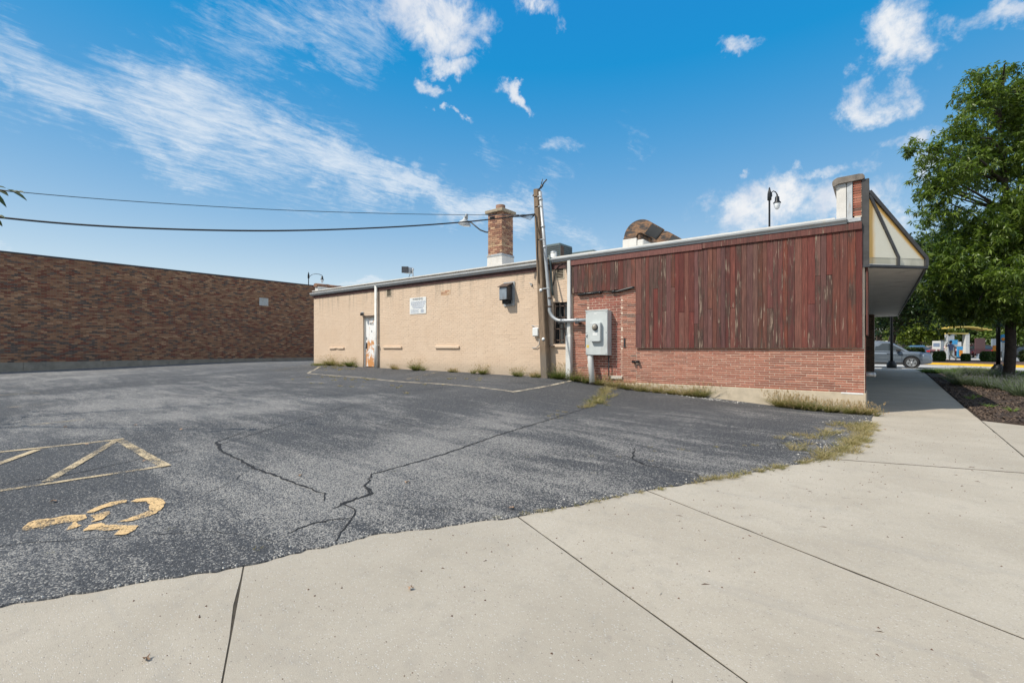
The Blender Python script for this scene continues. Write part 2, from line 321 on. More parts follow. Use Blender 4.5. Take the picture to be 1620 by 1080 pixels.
# concrete walk
m, nt, b = new_mat('concrete'); p = gpos(nt)
flat = mapp(nt, p, (0,0,0), (0,0,0), (1,1,.1))
n1 = noi(nt, flat, .9, 7, .62, .3); n2 = noi(nt, flat, 6, 7, .65); fine = noi(nt, flat, 220, 3, .7)
oi = nd(nt, 'ShaderNodeObjectInfo')
c = mixc(nt, rmp(nt, n1, .3, .7), (.435,.385,.310), (.525,.470,.385))
c = mixc(nt, rmp(nt, n2, .5, .72, 0, .4), c, (.34,.315,.27))
c = mixc(nt, 1., c, mixc(nt, oi.outputs['Random'], (.87,.86,.84), (1.04,1.01,.97)), 'MULTIPLY')
c = mixc(nt, math_(nt, 'MULTIPLY', math_(nt, 'FRACT', math_(nt, 'MULTIPLY', oi.outputs['Random'], 9.7)), .5), c, mixc(nt, 1., c, (.93,.97,1.0), 'MULTIPLY'))
c = mixc(nt, rmp(nt, fine, .35, .65, 0, .45), c, (.24,.21,.17))
vs = nd(nt, 'ShaderNodeSeparateColor'); wv2 = mapp(nt, flat, (0,0,0), (0,0,R(30)), (1,1.8,1)); lk(nt, vor(nt, wv2, 75, 'Color'), vs.inputs[0])
vd = vor(nt, wv2, 75, 'Distance')
spot = math_(nt, 'MULTIPLY', rmp(nt, vs.outputs[0], .80, .88), rmp(nt, vd, .45, .25))
c = mixc(nt, math_(nt, 'MULTIPLY', spot, .45), c, (.70,.68,.64))
pit = noi(nt, flat, 95, 2, .6)
c = mixc(nt, rmp(nt, pit, .72, .75, 0, .7), c, (.13,.11,.09))
hair = vor(nt, mapp(nt, flat, (0,0,0)), .55, 'Distance', 1.0, 'DISTANCE_TO_EDGE')
hm = math_(nt, 'MULTIPLY', rmp(nt, hair, .0045, .001), rmp(nt, n2, .50, .58))
spot2 = math_(nt, 'MULTIPLY', rmp(nt, vs.outputs[1], .965, .97), rmp(nt, vd, .40, .22))
c = mixc(nt, math_(nt, 'MULTIPLY', spot2, .8), c, (.10,.08,.07))
mg = noi(nt, flat, 38, 5, .75)
c = mixc(nt, rmp(nt, mg, .50, .66, 0, .45), c, (.32,.275,.22))
st = noi(nt, mapp(nt, flat, (9,3,0)), 1.7, 6, .7, 1.)
c = mixc(nt, rmp(nt, st, .56, .72, 0, .5), c, (.31,.27,.22))
sp2 = noi(nt, mapp(nt, flat, (3,8,0)), 5.5, 3, .5)
c = mixc(nt, rmp(nt, sp2, .70, .74, 0, .35), c, (.24,.21,.18))
tr_ = noi(nt, mapp(nt, flat, (0,0,0), (0,0,R(-64)), (.25,5.5,1)), 1.1, 5, .6, .2)
c = mixc(nt, rmp(nt, tr_, .58, .70, 0, .22), c, (.30,.28,.25))
setc(nt, b, c); b.inputs['Roughness'].default_value = .88
bump(nt, b, math_(nt, 'ADD', fine, math_(nt, 'MULTIPLY', spot, -.5)), .003)

# worn line paint (holes in the coat show the asphalt below)
def paint_mat(name, col, wlo, whi):
    m, nt, b = new_mat(name); p = gpos(nt)
    n = noi(nt, p, 2.2, 8, .75); nf = noi(nt, p, 70, 4, .8)
    a = math_(nt, 'ADD', math_(nt, 'MULTIPLY', n, .6), math_(nt, 'MULTIPLY', nf, .5))
    al = rmp(nt, a, wlo, whi)
    setc(nt, b, mixc(nt, rmp(nt, nf, .3, .7), tuple(x*.8 for x in col), col)); b.inputs['Roughness'].default_value = .85
    lk(nt, al, b.inputs['Alpha'])
paint_mat('line_paint', (.56,.44,.27), .485, .60); paint_mat('fresh_line', (.58,.50,.37), .465, .60); paint_mat('symbol_paint', (.68,.46,.22), .475, .565); paint_mat('faint_paint', (.50,.40,.25), .54, .66)

# leaves and grasses: colour per leaf
def leaf_mat(name, trans=.35, rough=.45):
    m, nt, b = new_mat(name); t = tint(nt)
    setc(nt, b, t); b.inputs['Roughness'].default_value = rough
    tr = nd(nt, 'ShaderNodeBsdfTranslucent'); lk(nt, mixc(nt, 1., t, (1.3,1.5,.6), 'MULTIPLY'), tr.inputs[0])
    mx = nd(nt, 'ShaderNodeMixShader'); mx.inputs[0].default_value = trans
    out = nt.nodes['Material Output']; lk(nt, b.outputs[0], mx.inputs[1]); lk(nt, tr.outputs[0], mx.inputs[2]); lk(nt, mx.outputs[0], out.inputs[0])
leaf_mat('leaf', .3); leaf_mat('grass', .25, .6); leaf_mat('mulch_chip', 0., .9)

# ------------------------------------------------------------------ mesh helpers
class MB:
    def __init__(s): s.v = []; s.f = []; s.c = []; s.sm = []
    def add(s, verts, faces, col=None, smooth=False):
        o = len(s.v); s.v += [tuple(v) for v in verts]
        for k, f in enumerate(faces):
            s.f.append(tuple(i+o for i in f)); s.c.append(col[k] if isinstance(col, list) else (col or (1,1,1))); s.sm.append(smooth)
        return s
    def box(s, x0, x1, y0, y1, z0, z1, col=None, ch=0.):
        if x0 > x1: x0, x1 = x1, x0
        if y0 > y1: y0, y1 = y1, y0
        if z0 > z1: z0, z1 = z1, z0
        if not ch:
            return s.add([(x0,y0,z0),(x1,y0,z0),(x1,y1,z0),(x0,y1,z0),(x0,y0,z1),(x1,y0,z1),(x1,y1,z1),(x0,y1,z1)],
                  [(0,3,2,1),(4,5,6,7),(0,1,5,4),(1,2,6,5),(2,3,7,6),(3,0,4,7)], col)
        bm = bmesh.new(); bmesh.ops.create_cube(bm, size=1)
        for v in bm.verts: v.co = Vector(((x0+x1)/2+v.co.x*(x1-x0), (y0+y1)/2+v.co.y*(y1-y0), (z0+z1)/2+v.co.z*(z1-z0)))
        bmesh.ops.bevel(bm, geom=bm.edges[:], offset=ch, segments=1, affect='EDGES')
        bm.verts.index_update(); s.add([v.co[:] for v in bm.verts], [tuple(v.index for v in f.verts) for f in bm.faces], col); bm.free(); return s
    def tube(s, pts, r, n=10, cap=True, col=None, smooth=True):
        pts = [Vector(p) for p in pts]; rs = r if isinstance(r, (list, tuple)) else [r]*len(pts)
        up = Vector((0,0,1)); o = len(s.v); prev = None
        for i, p in enumerate(pts):
            d = (pts[min(i+1, len(pts)-1)] - pts[max(i-1, 0)]).normalized()
            if prev is None:
                a = d.cross(up if abs(d.z) < .95 else Vector((1,0,0))).normalized()
            else: a = (prev - d*prev.dot(d)).normalized()
            prev = a; b_ = d.cross(a)
            for k in range(n):
                t = 2*math.pi*k/n; s.v.append(tuple(p + (a*math.cos(t)+b_*math.sin(t))*rs[i]))
        for i in range(len(pts)-1):
            for k in range(n):
                k2 = (k+1) % n; s.f.append((o+i*n+k, o+i*n+k2, o+(i+1)*n+k2, o+(i+1)*n+k)); s.c.append(col or (1,1,1)); s.sm.append(smooth)
        if cap:
            s.f.append(tuple(o+k for k in reversed(range(n)))); s.c.append(col or (1,1,1)); s.sm.append(False)
            e = o+(len(pts)-1)*n; s.f.append(tuple(e+k for k in range(n))); s.c.append(col or (1,1,1)); s.sm.append(False)
        return s
    def prism(s, poly, axis, a, b, col=None):
        """poly in the two other axes (in xyz order), extruded along axis from a to b"""
        def mk(q, w):
            if axis == 'y': return (q[0], w, q[1])
            if axis == 'x': return (w, q[0], q[1])
            return (q[0], q[1], w)
        n = len(poly)
        s.add([mk(q, a) for q in poly]+[mk(q, b) for q in poly],
              [tuple(range(n)), tuple(range(2*n-1, n-1, -1))]+[(i, (i+1) % n+n*0, (i+1) % n+n, i+n) for i in range(n)], col); return s
    def lathe(s, prof, c, n=16, axis='z', col=None, tilt=None):
        o = len(s.v); M = tilt or Matrix.Identity(3)
        for (r, h) in prof:
            for k in range(n):
                t = 2*math.pi*k/n
                q = Vector((r*math.cos(t), r*math.sin(t), h))
                if axis == 'y': q = Vector((q.x, q.z, q.y))
                if axis == 'x': q = Vector((q.z, q.x, q.y))
                s.v.append(tuple(M @ q + Vector(c)))
        for i in range(len(prof)-1):
            for k in range(n):
                k2 = (k+1) % n; s.f.append((o+i*n+k, o+i*n+k2, o+(i+1)*n+k2, o+(i+1)*n+k)); s.c.append(col or (1,1,1)); s.sm.append(True)
        return s
    def build(s, name, mat, parent=None, kind=None, label=None, fix=True):
        me = bpy.data.meshes.new(name); off = Vector((0,0,0))
        if parent is not None:
            q = parent
            while q is not None: off += Vector(q.location); q = q.parent
        me.from_pydata([(v[0]-off[0], v[1]-off[1], v[2]-off[2]) for v in s.v], [], s.f)
        if fix:
            bm = bmesh.new(); bm.from_mesh(me); bmesh.ops.recalc_face_normals(bm, faces=bm.faces); bm.to_mesh(me); bm.free()
        if any(c != (1,1,1) for c in s.c):
            at = me.color_attributes.new('tint', 'FLOAT_COLOR', 'CORNER')
            arr = np.ones((len(me.loops), 4), np.float32)
            cnt = [p.loop_total for p in me.polygons]
            arr[:, :3] = np.repeat(np.array(s.c, np.float32), cnt, axis=0)
            at.data.foreach_set('color', arr.ravel())
        me.polygons.foreach_set('use_smooth', s.sm)
        me.materials.append(MATS[mat]); ob = bpy.data.objects.new(name, me); COL.objects.link(ob)
        if parent is not None: ob.parent = parent
        if kind: ob['kind'] = kind
        if label: ob['label'] = label
        return ob
def thing(name, label, cat, loc=(0,0,0), group=None):
    o = bpy.data.objects.new(name, None); COL.objects.link(o); o.location = loc
    o['label'] = label; o['category'] = cat
    if group: o['group'] = group
    return o
def tag(o, label, cat, group=None):
    o['label'] = label; o['category'] = cat
    if group: o['group'] = group
    return o
def sub(parent, ob): ob.parent = parent; return ob
def part_copy(ob, parent, loc):
    c = ob.copy(); COL.objects.link(c); c.parent = parent; c.location = loc; return c
def copy_tree(root, loc, rz, label, group=None):
    r = root.copy(); COL.objects.link(r); r.location = loc; r.rotation_euler = (0,0,rz); r['label'] = label
    if group: r['group'] = group
    for ch in list(root.children):
        c = ch.copy(); COL.objects.link(c); c.parent = r
        for g in ch.children:
            d = g.copy(); COL.objects.link(d); d.parent = c
    return r
def np_mesh(name, V, F, tintc, mat, parent=None, kind=None, n=4):
    """many equal polygons: V (m*n,3), tint per polygon"""
    me = bpy.data.meshes.new(name); nv = len(V); nf = nv//n
    me.vertices.add(nv); me.vertices.foreach_set('co', np.asarray(V, np.float32).ravel())
    me.loops.add(nv); me.loops.foreach_set('vertex_index', np.arange(nv, dtype=np.int32))
    me.polygons.add(nf); me.polygons.foreach_set('loop_start', np.arange(0, nv, n, dtype=np.int32))
    me.polygons.foreach_set('loop_total', np.full(nf, n, np.int32))
    me.update(calc_edges=True)
    at = me.color_attributes.new('tint', 'FLOAT_COLOR', 'CORNER')
    arr = np.ones((nv, 4), np.float32); arr[:, :3] = np.repeat(tintc, n, axis=0); at.data.foreach_set('color', arr.ravel())
    me.materials.append(MATS[mat]); ob = bpy.data.objects.new(name, me); COL.objects.link(ob)
    if parent is not None: ob.parent = parent
    if kind: ob['kind'] = kind
    return ob
def nunit(a): return a/np.maximum(np.linalg.norm(a, axis=1, keepdims=True), 1e-9)

# ------------------------------------------------------------------ terrain
WX = [-60,-34,-31,-21,-17,-7.7,-6.9,-4.9,-2,0,2]; WZ = [.50,.50,.50,.54,.53,.45,.41,.21,.09,.0,.0]
EY = [-60,-40,-20,-15,-11.8,-11.33,-10.8,-9.98,-9.6,-9.08,-7.76,-6.55,-5.14,-4.05,-2.3,-.5,0.05]
EX = [-28,-17.5,-7.5,-5,-3.39,-3.16,-2.87,-2.64,-2.38,-2.05,-1.5,-.9,-.26,-.08,.10,.13,.06]
def edge_x(y): return float(np.interp(y, EY, EX))
def G(x, y):
    """height of the asphalt lot"""
    zw = np.interp(x, WX, WZ)
    w = 14 + np.clip(-x-8, 0, 30)*.27
    if y > 0: z = zw - .02*min(y, 10)*0
    else: z = zw*max(0., 1+y/w)
    d = np.interp(y, EY, EX)-x if y <= .05 else 9
    t = min(1., max(0., d/3.0)); z *= t*t*(3-2*t)
    z += (.010*math.sin(x*.9+1.3*y)+.008*math.sin(1.7*x-.8*y+2))*min(1, t*1.2)*(1 if y < -.3 else .4)
    return float(z)+.010
def WS(y): t = min(1, max(0, y/21.)); return .15*t*t*(3-2*t)    # height of the front walk

def build_asphalt():
    V = []; F = []
    def sheet(ys, rows):
        o = len(V); m = None
        for y in ys:
            r = rows(y); m = len(r)
            for (x, e) in r: V.append((x, y, G(x, y)-(.03 if e else 0)))
        for i in range(len(ys)-1):
            for j in range(m-1):
                a = o+i*m+j; F.append((a, a+1, a+m+1, a+m))
    ts = np.concatenate([[0,.004], np.linspace(.02, 1.2, 30), np.linspace(1.5, 9, 32), np.linspace(10, 24, 24), [27, 31]])
    rj = random.Random(5); J = {}
    def jit(y): 
        return .012*math.sin(y*3.1)*math.sin(y*7.7+1)+.010*math.sin(y*23)*math.sin(y*5.3)+.016*J.setdefault(round(y*25), rj.uniform(-1, 1))
    def jit_old(y):
        k = round(y*25); 
        return .012*math.sin(y*3.1)*math.sin(y*7.7+1)+.006*math.sin(y*19)+.010*J.setdefault(k, rj.uniform(-1, 1))
    ys = list(np.linspace(-60, -14, 47))+list(np.arange(-13.6, 0.06, .05))
    def rows(y):
        xe = edge_x(y)+jit(y); L = xe+60
        return [(xe-t*(xe+31.0)/31.0 if k < len(ts) else -31, k == 0) for k, t in enumerate(ts)]
    sheet(ys, rows)
    sheet(list(np.linspace(.05, 45, 60)), lambda y: [(x, False) for x in np.linspace(-20.9, -31., 24)])
    mb = MB(); mb.v = V; mb.f = F; mb.c = [(1,1,1)]*len(F); mb.sm = [True]*len(F)
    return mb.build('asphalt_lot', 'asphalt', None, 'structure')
build_asphalt()
gb = MB(); gb.box(-900, 900, -900, 1200, -.6, -.14); gb.build('ground', 'far_grey', None, 'structure')

# --- concrete walk, slab by slab, with real joints
def clip(poly, a, b, keep_left=True):
    out = []; 
    def side(p): 
        s = (b[0]-a[0])*(p[1]-a[1])-(b[1]-a[1])*(p[0]-a[0]); return s if keep_left else -s
    for i in range(len(poly)):
        p, q = poly[i], poly[(i+1) % len(poly)]; sp1, sq = side(p), side(q)
        if sp1 >= 0: out.append(p)
        if (sp1 >= 0) != (sq >= 0):
            t = sp1/(sp1-sq); out.append((p[0]+(q[0]-p[0])*t, p[1]+(q[1]-p[1])*t))
    return out
def inset(poly, d):
    cx = sum(p[0] for p in poly)/len(poly); cy = sum(p[1] for p in poly)/len(poly); res = poly
    for i in range(len(poly)):
        a, b_ = poly[i], poly[(i+1) % len(poly)]; L = math.hypot(b_[0]-a[0], b_[1]-a[1])
        if L < 1e-6: continue
        nx, ny = -(b_[1]-a[1])/L, (b_[0]-a[0])/L
        if nx*(cx-a[0])+ny*(cy-a[1]) < 0: nx, ny = -nx, -ny
        a2 = (a[0]+nx*d, a[1]+ny*d); b2 = (b_[0]+nx*d, b_[1]+ny*d)
        keep = ((b2[0]-a2[0])*(cy-a2[1])-(b2[1]-a2[1])*(cx-a2[0])) > 0
        res = clip(res, a2, b2, keep)
    return res
walk = thing('sidewalk', 'x', 'x'); del walk['label'], walk['category']; walk['kind'] = 'structure'
ub = MB(); ub.box(-40, 14, -40, 0.3, -.12, -.05); ub.box(-.9, 1.9, .3, 21.9, -.12, -.05); ub.build('joint_bed', 'joint_dirt', walk)
SLABS = []
def slab(poly, tiltz=0., gap=.0085):
    SLABS.append(poly); p1 = inset(poly, gap); p2 = inset(p1, .002)
    if len(p1) < 3 or len(p2) < 3: return
    rp = random.Random(len(SLABS)); P_ = []
    for a_, b_ in zip(p1, p1[1:]+p1[:1]):                 # edges are slightly uneven and chipped
        L_ = math.hypot(b_[0]-a_[0], b_[1]-a_[1]); m_ = max(1, min(90, int(L_/.09)))
        for i_ in range(m_):
            t_ = i_/m_; x_ = a_[0]+(b_[0]-a_[0])*t_; y_ = a_[1]+(b_[1]-a_[1])*t_; g_ = rp.uniform(-.0022, .0022)
            if rp.random() < .05: g_ = -rp.uniform(.004, .010)
            nx_, ny_ = (b_[1]-a_[1])/max(L_, 1e-6), -(b_[0]-a_[0])/max(L_, 1e-6)
            cxx = sum(q[0] for q in p1)/len(p1); cyy = sum(q[1] for q in p1)/len(p1)
            if nx_*(cxx-a_[0])+ny_*(cyy-a_[1]) > 0: nx_, ny_ = -nx_, -ny_
            P_.append((x_+(nx_*g_ if i_ else 0), y_+(ny_*g_ if i_ else 0)))
    n = len(P_); bm = bmesh.new(); vt = [bm.verts.new((x, y, WS(y)+tiltz)) for x, y in P_]; vb = [bm.verts.new((x, y, WS(y)-.06)) for x, y in P_]
    mx_ = sum(q[0] for q in P_)/n; my_ = sum(q[1] for q in P_)/n; vc_ = bm.verts.new((mx_, my_, WS(my_)+tiltz))
    for i_ in range(n): bm.faces.new((vc_, vt[i_], vt[(i_+1) % n]))
    for i_ in range(n): bm.faces.new((vt[i_], vb[i_], vb[(i_+1) % n], vt[(i_+1) % n]))
    bmesh.ops.recalc_face_normals(bm, faces=bm.faces)
    me_ = bpy.data.meshes.new('paving_slab'); bm.to_mesh(me_); bm.free(); me_.materials.append(MATS['concrete'])
    ob_ = bpy.data.objects.new('paving_slab', me_); COL.objects.link(ob_); ob_.parent = walk
jd = (-.896, .444)
def jl(p): return (p[0], p[1]), (p[0]+jd[0], p[1]+jd[1])
big = [(-30,-40),(12,-40),(12,.25),(-30,.25)]
stp = (1.5*.444, 1.5*.896)
JA = (-2.874,-10.817); JB = (-2.05,-9.08); JC = (-1.501,-7.763)
offs = [(JA[0]-stp[0]*1.3*k, JA[1]-stp[1]*1.3*k) for k in range(14, 0, -1)]+[JA, JB, JC]
D1, D2 = (-.133,-5.122), (1.478,-4.639)
walkdir = (.444, .896)
# longitudinal joint of the diagonal walk lies behind the camera
LJ = (1.9, -9.4)
for k in range(len(offs)):
    lo = offs[k]; poly = clip(big, *jl(lo), keep_left=False)
    if k+1 < len(offs): poly = clip(poly, *jl(offs[k+1]), keep_left=True)
    else: poly = clip(poly, D1, D2, keep_left=False); 
    if k+1 == len(offs): poly = clip(poly, (1.66,-20), (1.74,6), keep_left=True) if False else poly
    a = (LJ[0], LJ[1]); b2 = (a[0]+walkdir[0], a[1]+walkdir[1])
    for kl in (True, False):
        q = clip(poly, a, b2, keep_left=kl)
        if len(q) >= 3: slab(q, 0., .0055 if k <= len(offs)-3 else .0085)
DN = (-.0115*0-.006, .019); north = clip(big, (D1[0]+DN[0], D1[1]+DN[1]), (D2[0]+DN[0], D2[1]+DN[1]), keep_left=True)
E1, E2 = (1.666,-3.51), (1.739,.256)
q = clip(north, E1, E2, True); q = clip(q, (0,.25), (1,.25), False); q = clip(q, (-1.2,0), (-1.2,1), False); slab(q)
bedA, bedB = (1.74,.256), (2.234,-.087)
q = clip(north, E1, E2, False); q = clip(q, bedA, bedB, False); slab(q)
ysl = [.25, 2.2, 4.1, 6.0, 8.0, 10., 12., 14., 16., 18., 20., 21.75]
for a, b_ in zip(ysl, ysl[1:]):
    xa = 1.739+.013*a; xb = 1.739+.013*b_
    slab([(-.9 if a > 1 else 0.0, a), (xa, a), (xb, b_), (-.9 if a > 1 else 0.0, b_)])

jb = MB(); jb.add([(D1[0]-.5, D1[1]-.18, -.0026),(D2[0]+6, D2[1]+1.75, -.0026),(D2[0]+6, D2[1]+1.82, -.0026),(D1[0]-.5, D1[1]-.11, -.0026)], [(0,1,2,3)])
for poly in SLABS:
    jb.add([(x, y, WS(y)-.0028) for x, y in poly], [tuple(range(len(poly)))])
jb.build('joint_filler', 'joint_dirt', walk)
# --- planting bed
def bed_z(x, y): return WS(y)+.015+.05*min(1, max(0, (x-1.75-.013*y)/1.2))+.03*math.sin(x*2.1+y)*math.sin(y*1.3)*min(1, max(0, x-1.9))
mb = MB(); ys = np.linspace(-5.2, 21.8, 100); xs = np.linspace(0, 1, 50)
for y in ys:
    x0 = 1.745+.013*y if y > .256 else 1.74+(.256-y)*1.44
    for t in xs: 
        x = x0+(11-x0)*t**1.6; mb.v.append((x, y, bed_z(x, max(y, -.2))-(.05 if t == 0 else 0)+random.uniform(0, .012)))
for i in range(len(ys)-1):
    for j in range(len(xs)-1):
        a = i*len(xs)+j; mb.f.append((a, a+1, a+len(xs)+1, a+len(xs))); mb.c.append((1,1,1)); mb.sm.append(False)
mb.build('planting_bed', 'mulch_soil', None, 'structure')
# mulch chips
N = 16000; cx = 1.78+rng.random(N)**1.5*5; cy = -1.5+rng.random(N)**1.3*16
ok = cx > np.where(cy > .256, 1.76+.013*cy, 1.76+(.256-cy)*1.44)+.01; cx, cy = cx[ok], cy[ok]; N = len(cx)
cz = np.array([bed_z(x, max(y, -.2)) for x, y in zip(cx, cy)])+.012
an = rng.random(N)*6.28; L = .015+.03*rng.random(N); w = .005+.009*rng.random(N); tl = (rng.random((N, 2))-.5)*.03
dx, dy = np.cos(an), np.sin(an)
V = np.stack([np.stack([cx-dx*L-dy*w, cy-dy*L+dx*w, cz-tl[:,0]], 1), np.stack([cx+dx*L-dy*w, cy+dy*L+dx*w, cz+tl[:,0]], 1),
              np.stack([cx+dx*L+dy*w, cy+dy*L-dx*w, cz+tl[:,1]], 1), np.stack([cx-dx*L+dy*w, cy-dy*L-dx*w, cz-tl[:,1]], 1)], 1).reshape(-1, 3)
bt = rng.random((N, 1)); tt = np.array([.045,.028,.02])*(1-bt)+np.array([.22,.15,.10])*bt**2
np_mesh('mulch_chips', V, None, tt, 'mulch_chip', None, 'stuff')

# --- street beyond, island, far lot
mb = MB(); mb.box(-70, 120, 21.9, 33.0, -.1, .115); mb.build('road', 'road', None, 'structure')
mb = MB(); mb.box(-70, 120, 33., 220, -.1, .12); mb.build('far_parking_lot', 'far_asphalt', None, 'structure')
def P2(t, off=0.): # line of the yellow kerb
    a = Vector((1.4, 36.2)); b_ = Vector((9.2, 29.2)); d = (b_-a).normalized(); n = Vector((-d.y, d.x))
    q = a+(b_-a)*t+n*(-off); return (q.x, q.y)
mb = MB()
def strip(mb, t0, t1, o0, o1, z0, z1, n=12):
    for i in range(n):
        a, b_ = t0+(t1-t0)*i/n, t0+(t1-t0)*(i+1)/n
        pts = [P2(a, o0), P2(b_, o0), P2(b_, o1), P2(a, o1)]
        mb.add([(x, y, z0) for x, y in pts]+[(x, y, z1) for x, y in pts], [(0,1,5,4),(1,2,6,5),(2,3,7,6),(3,0,4,7),(4,5,6,7)])
strip(mb, -.5, 1.6, 0, -.18, .1, .27, 20); mb.build('kerb', 'kerb_yellow', None, 'structure')
mb = MB(); strip(mb, -1.2, 1.6, -.18, -12, .1, .25); mb.build('kerb_island', 'island_soil', None, 'structure')

# ------------------------------------------------------------------ markings and cracks
def clean_ribbon(pts, w, jagg=0, step=.15, seed=1):
    rj = random.Random(seed); P = []
    for a, b_ in zip(pts, pts[1:]):
        n = max(1, int(math.hypot(b_[0]-a[0], b_[1]-a[1])/step))
        for i in range(n): P.append((a[0]+(b_[0]-a[0])*i/n, a[1]+(b_[1]-a[1])*i/n))
    P.append(pts[-1])
    if jagg: P = [(x+rj.uniform(-jagg, jagg), y+rj.uniform(-jagg, jagg)) for x, y in P]
    mb = MB(); n = len(P)
    for i, (x, y) in enumerate(P):
        a, b_ = P[max(0, i-1)], P[min(n-1, i+1)]; L = math.hypot(b_[0]-a[0], b_[1]-a[1]) or 1
        nx, ny = -(b_[1]-a[1])/L, (b_[0]-a[0])/L
        ww = w(i/(n-1)) if callable(w) else w
        wl, wr = (ww/2, ww/2) if not jagg else (ww/2*rj.uniform(.35, 1.3), ww/2*rj.uniform(.35, 1.3))
        mb.v.append((x+nx*wl, y+ny*wl, G(x+nx*wl, y+ny*wl))); mb.v.append((x-nx*wr, y-ny*wr, G(x-nx*wr, y-ny*wr)))
    for i in range(n-1): mb.f.append((2*i, 2*i+1, 2*i+3, 2*i+2)); mb.c.append((1,1,1)); mb.sm.append(False)
    return mb
def lift(mb, h): mb.v = [(x, y, z+h) for x, y, z in mb.v]; return mb
def stripe(pts, mat='line_paint', w=.07, h=.007):
    lift(clean_ribbon(pts, w), h).build('parking_line', mat, None, 'structure')
stripe([(-5.80,-10.36),(-6.06,-11.6),(-6.9,-15.5)]); stripe([(-7.86,-10.28),(-8.17,-11.4),(-9.0,-15.)])
stripe([(-7.90,-10.33),(-5.76,-10.40)], w=.10, h=.011); stripe([(-7.82,-10.38),(-6.08,-11.27)], w=.085, h=.010)
stripe([(-7.97,-11.10),(-6.35,-12.2)], w=.085, h=.010); stripe([(-10.32,-10.25),(-10.55,-15)], 'faint_paint', h=.007); stripe([(-13.6,-10.1),(-13.9,-15)], 'faint_paint')
stripe([(-16.6,-10.0),(-17.,-15)], 'faint_paint'); stripe([(-19.6,-9.9),(-20.,-15)], 'faint_paint'); stripe([(-22.6,-9.8),(-23.,-15)], 'faint_paint')
stripe([(-6.60,-3.22),(-16.0,-3.20)], 'fresh_line', w=.10); stripe([(-6.62,-3.2),(-6.8,-.3)], 'fresh_line', w=.10, h=.011); stripe([(-11.0,-3.1),(-12.1,-.5)], 'faint_paint', h=.010)
stripe([(-16.0,-3.2),(-19.2,-.9)], 'fresh_line', w=.085, h=.010); stripe([(-16.6,-3.0),(-17.6,-.6)], 'faint_paint', h=.012); stripe([(-18.6,-3.2),(-22.5,.6)], 'faint_paint', h=.010)
WC = [
[(-4.728,-11.588),(-4.861,-11.529),(-4.889,-11.472),(-4.835,-11.414),(-4.822,-11.329),(-4.726,-11.221),(-4.633,-11.241),(-4.594,-11.305),(-4.485,-11.297),(-4.45,-11.329),(-4.453,-11.38),(-4.548,-11.346),(-4.617,-11.308),(-4.654,-11.368),(-4.658,-11.432),(-4.623,-11.492),(-4.653,-11.544)],
[(-4.676,-11.209),(-4.68,-11.094),(-4.603,-11.102),(-4.496,-11.167),(-4.502,-11.234),(-4.555,-11.197)],
[(-4.779,-11.215),(-4.865,-11.131),(-4.914,-11.03),(-4.874,-10.936),(-4.808,-10.948),(-4.806,-11.03),(-4.79,-11.108),(-4.738,-11.184)],
[(-4.8,-10.93),(-4.833,-10.865),(-4.764,-10.783),(-4.653,-10.737),(-4.527,-10.756),(-4.403,-10.807),(-4.332,-10.874),(-4.301,-10.951),(-4.293,-11.034),(-4.347,-11.114),(-4.367,-11.067),(-4.393,-10.973),(-4.443,-10.891),(-4.593,-10.845),(-4.708,-10.847),(-4.733,-10.89)],
[(-4.34,-11.309),(-4.437,-11.259),(-4.43,-11.193),(-4.355,-11.181),(-4.143,-11.03),(-4.066,-11.073),(-4.017,-11.132),(-4.076,-11.192),(-4.162,-11.133),(-4.221,-11.208),(-4.309,-11.256)]]
bm = bmesh.new()
for pl_ in WC:
    fine_ = []
    for a, b_ in zip(pl_, pl_[1:]+pl_[:1]):
        for i in range(3):
            x = a[0]+(b_[0]-a[0])*i/3+random.uniform(-.006,.006); y = a[1]+(b_[1]-a[1])*i/3+random.uniform(-.006,.006); fine_.append(bm.verts.new((x, y, G(x, y)+.008)))
    f = bm.faces.new(fine_); bmesh.ops.triangulate(bm, faces=[f])
bmesh.ops.recalc_face_normals(bm, faces=bm.faces)
me = bpy.data.meshes.new('wheelchair_marking'); bm.to_mesh(me); bm.free(); me.materials.append(MATS['symbol_paint'])
o = bpy.data.objects.new('wheelchair_marking', me); COL.objects.link(o); o['kind'] = 'structure'
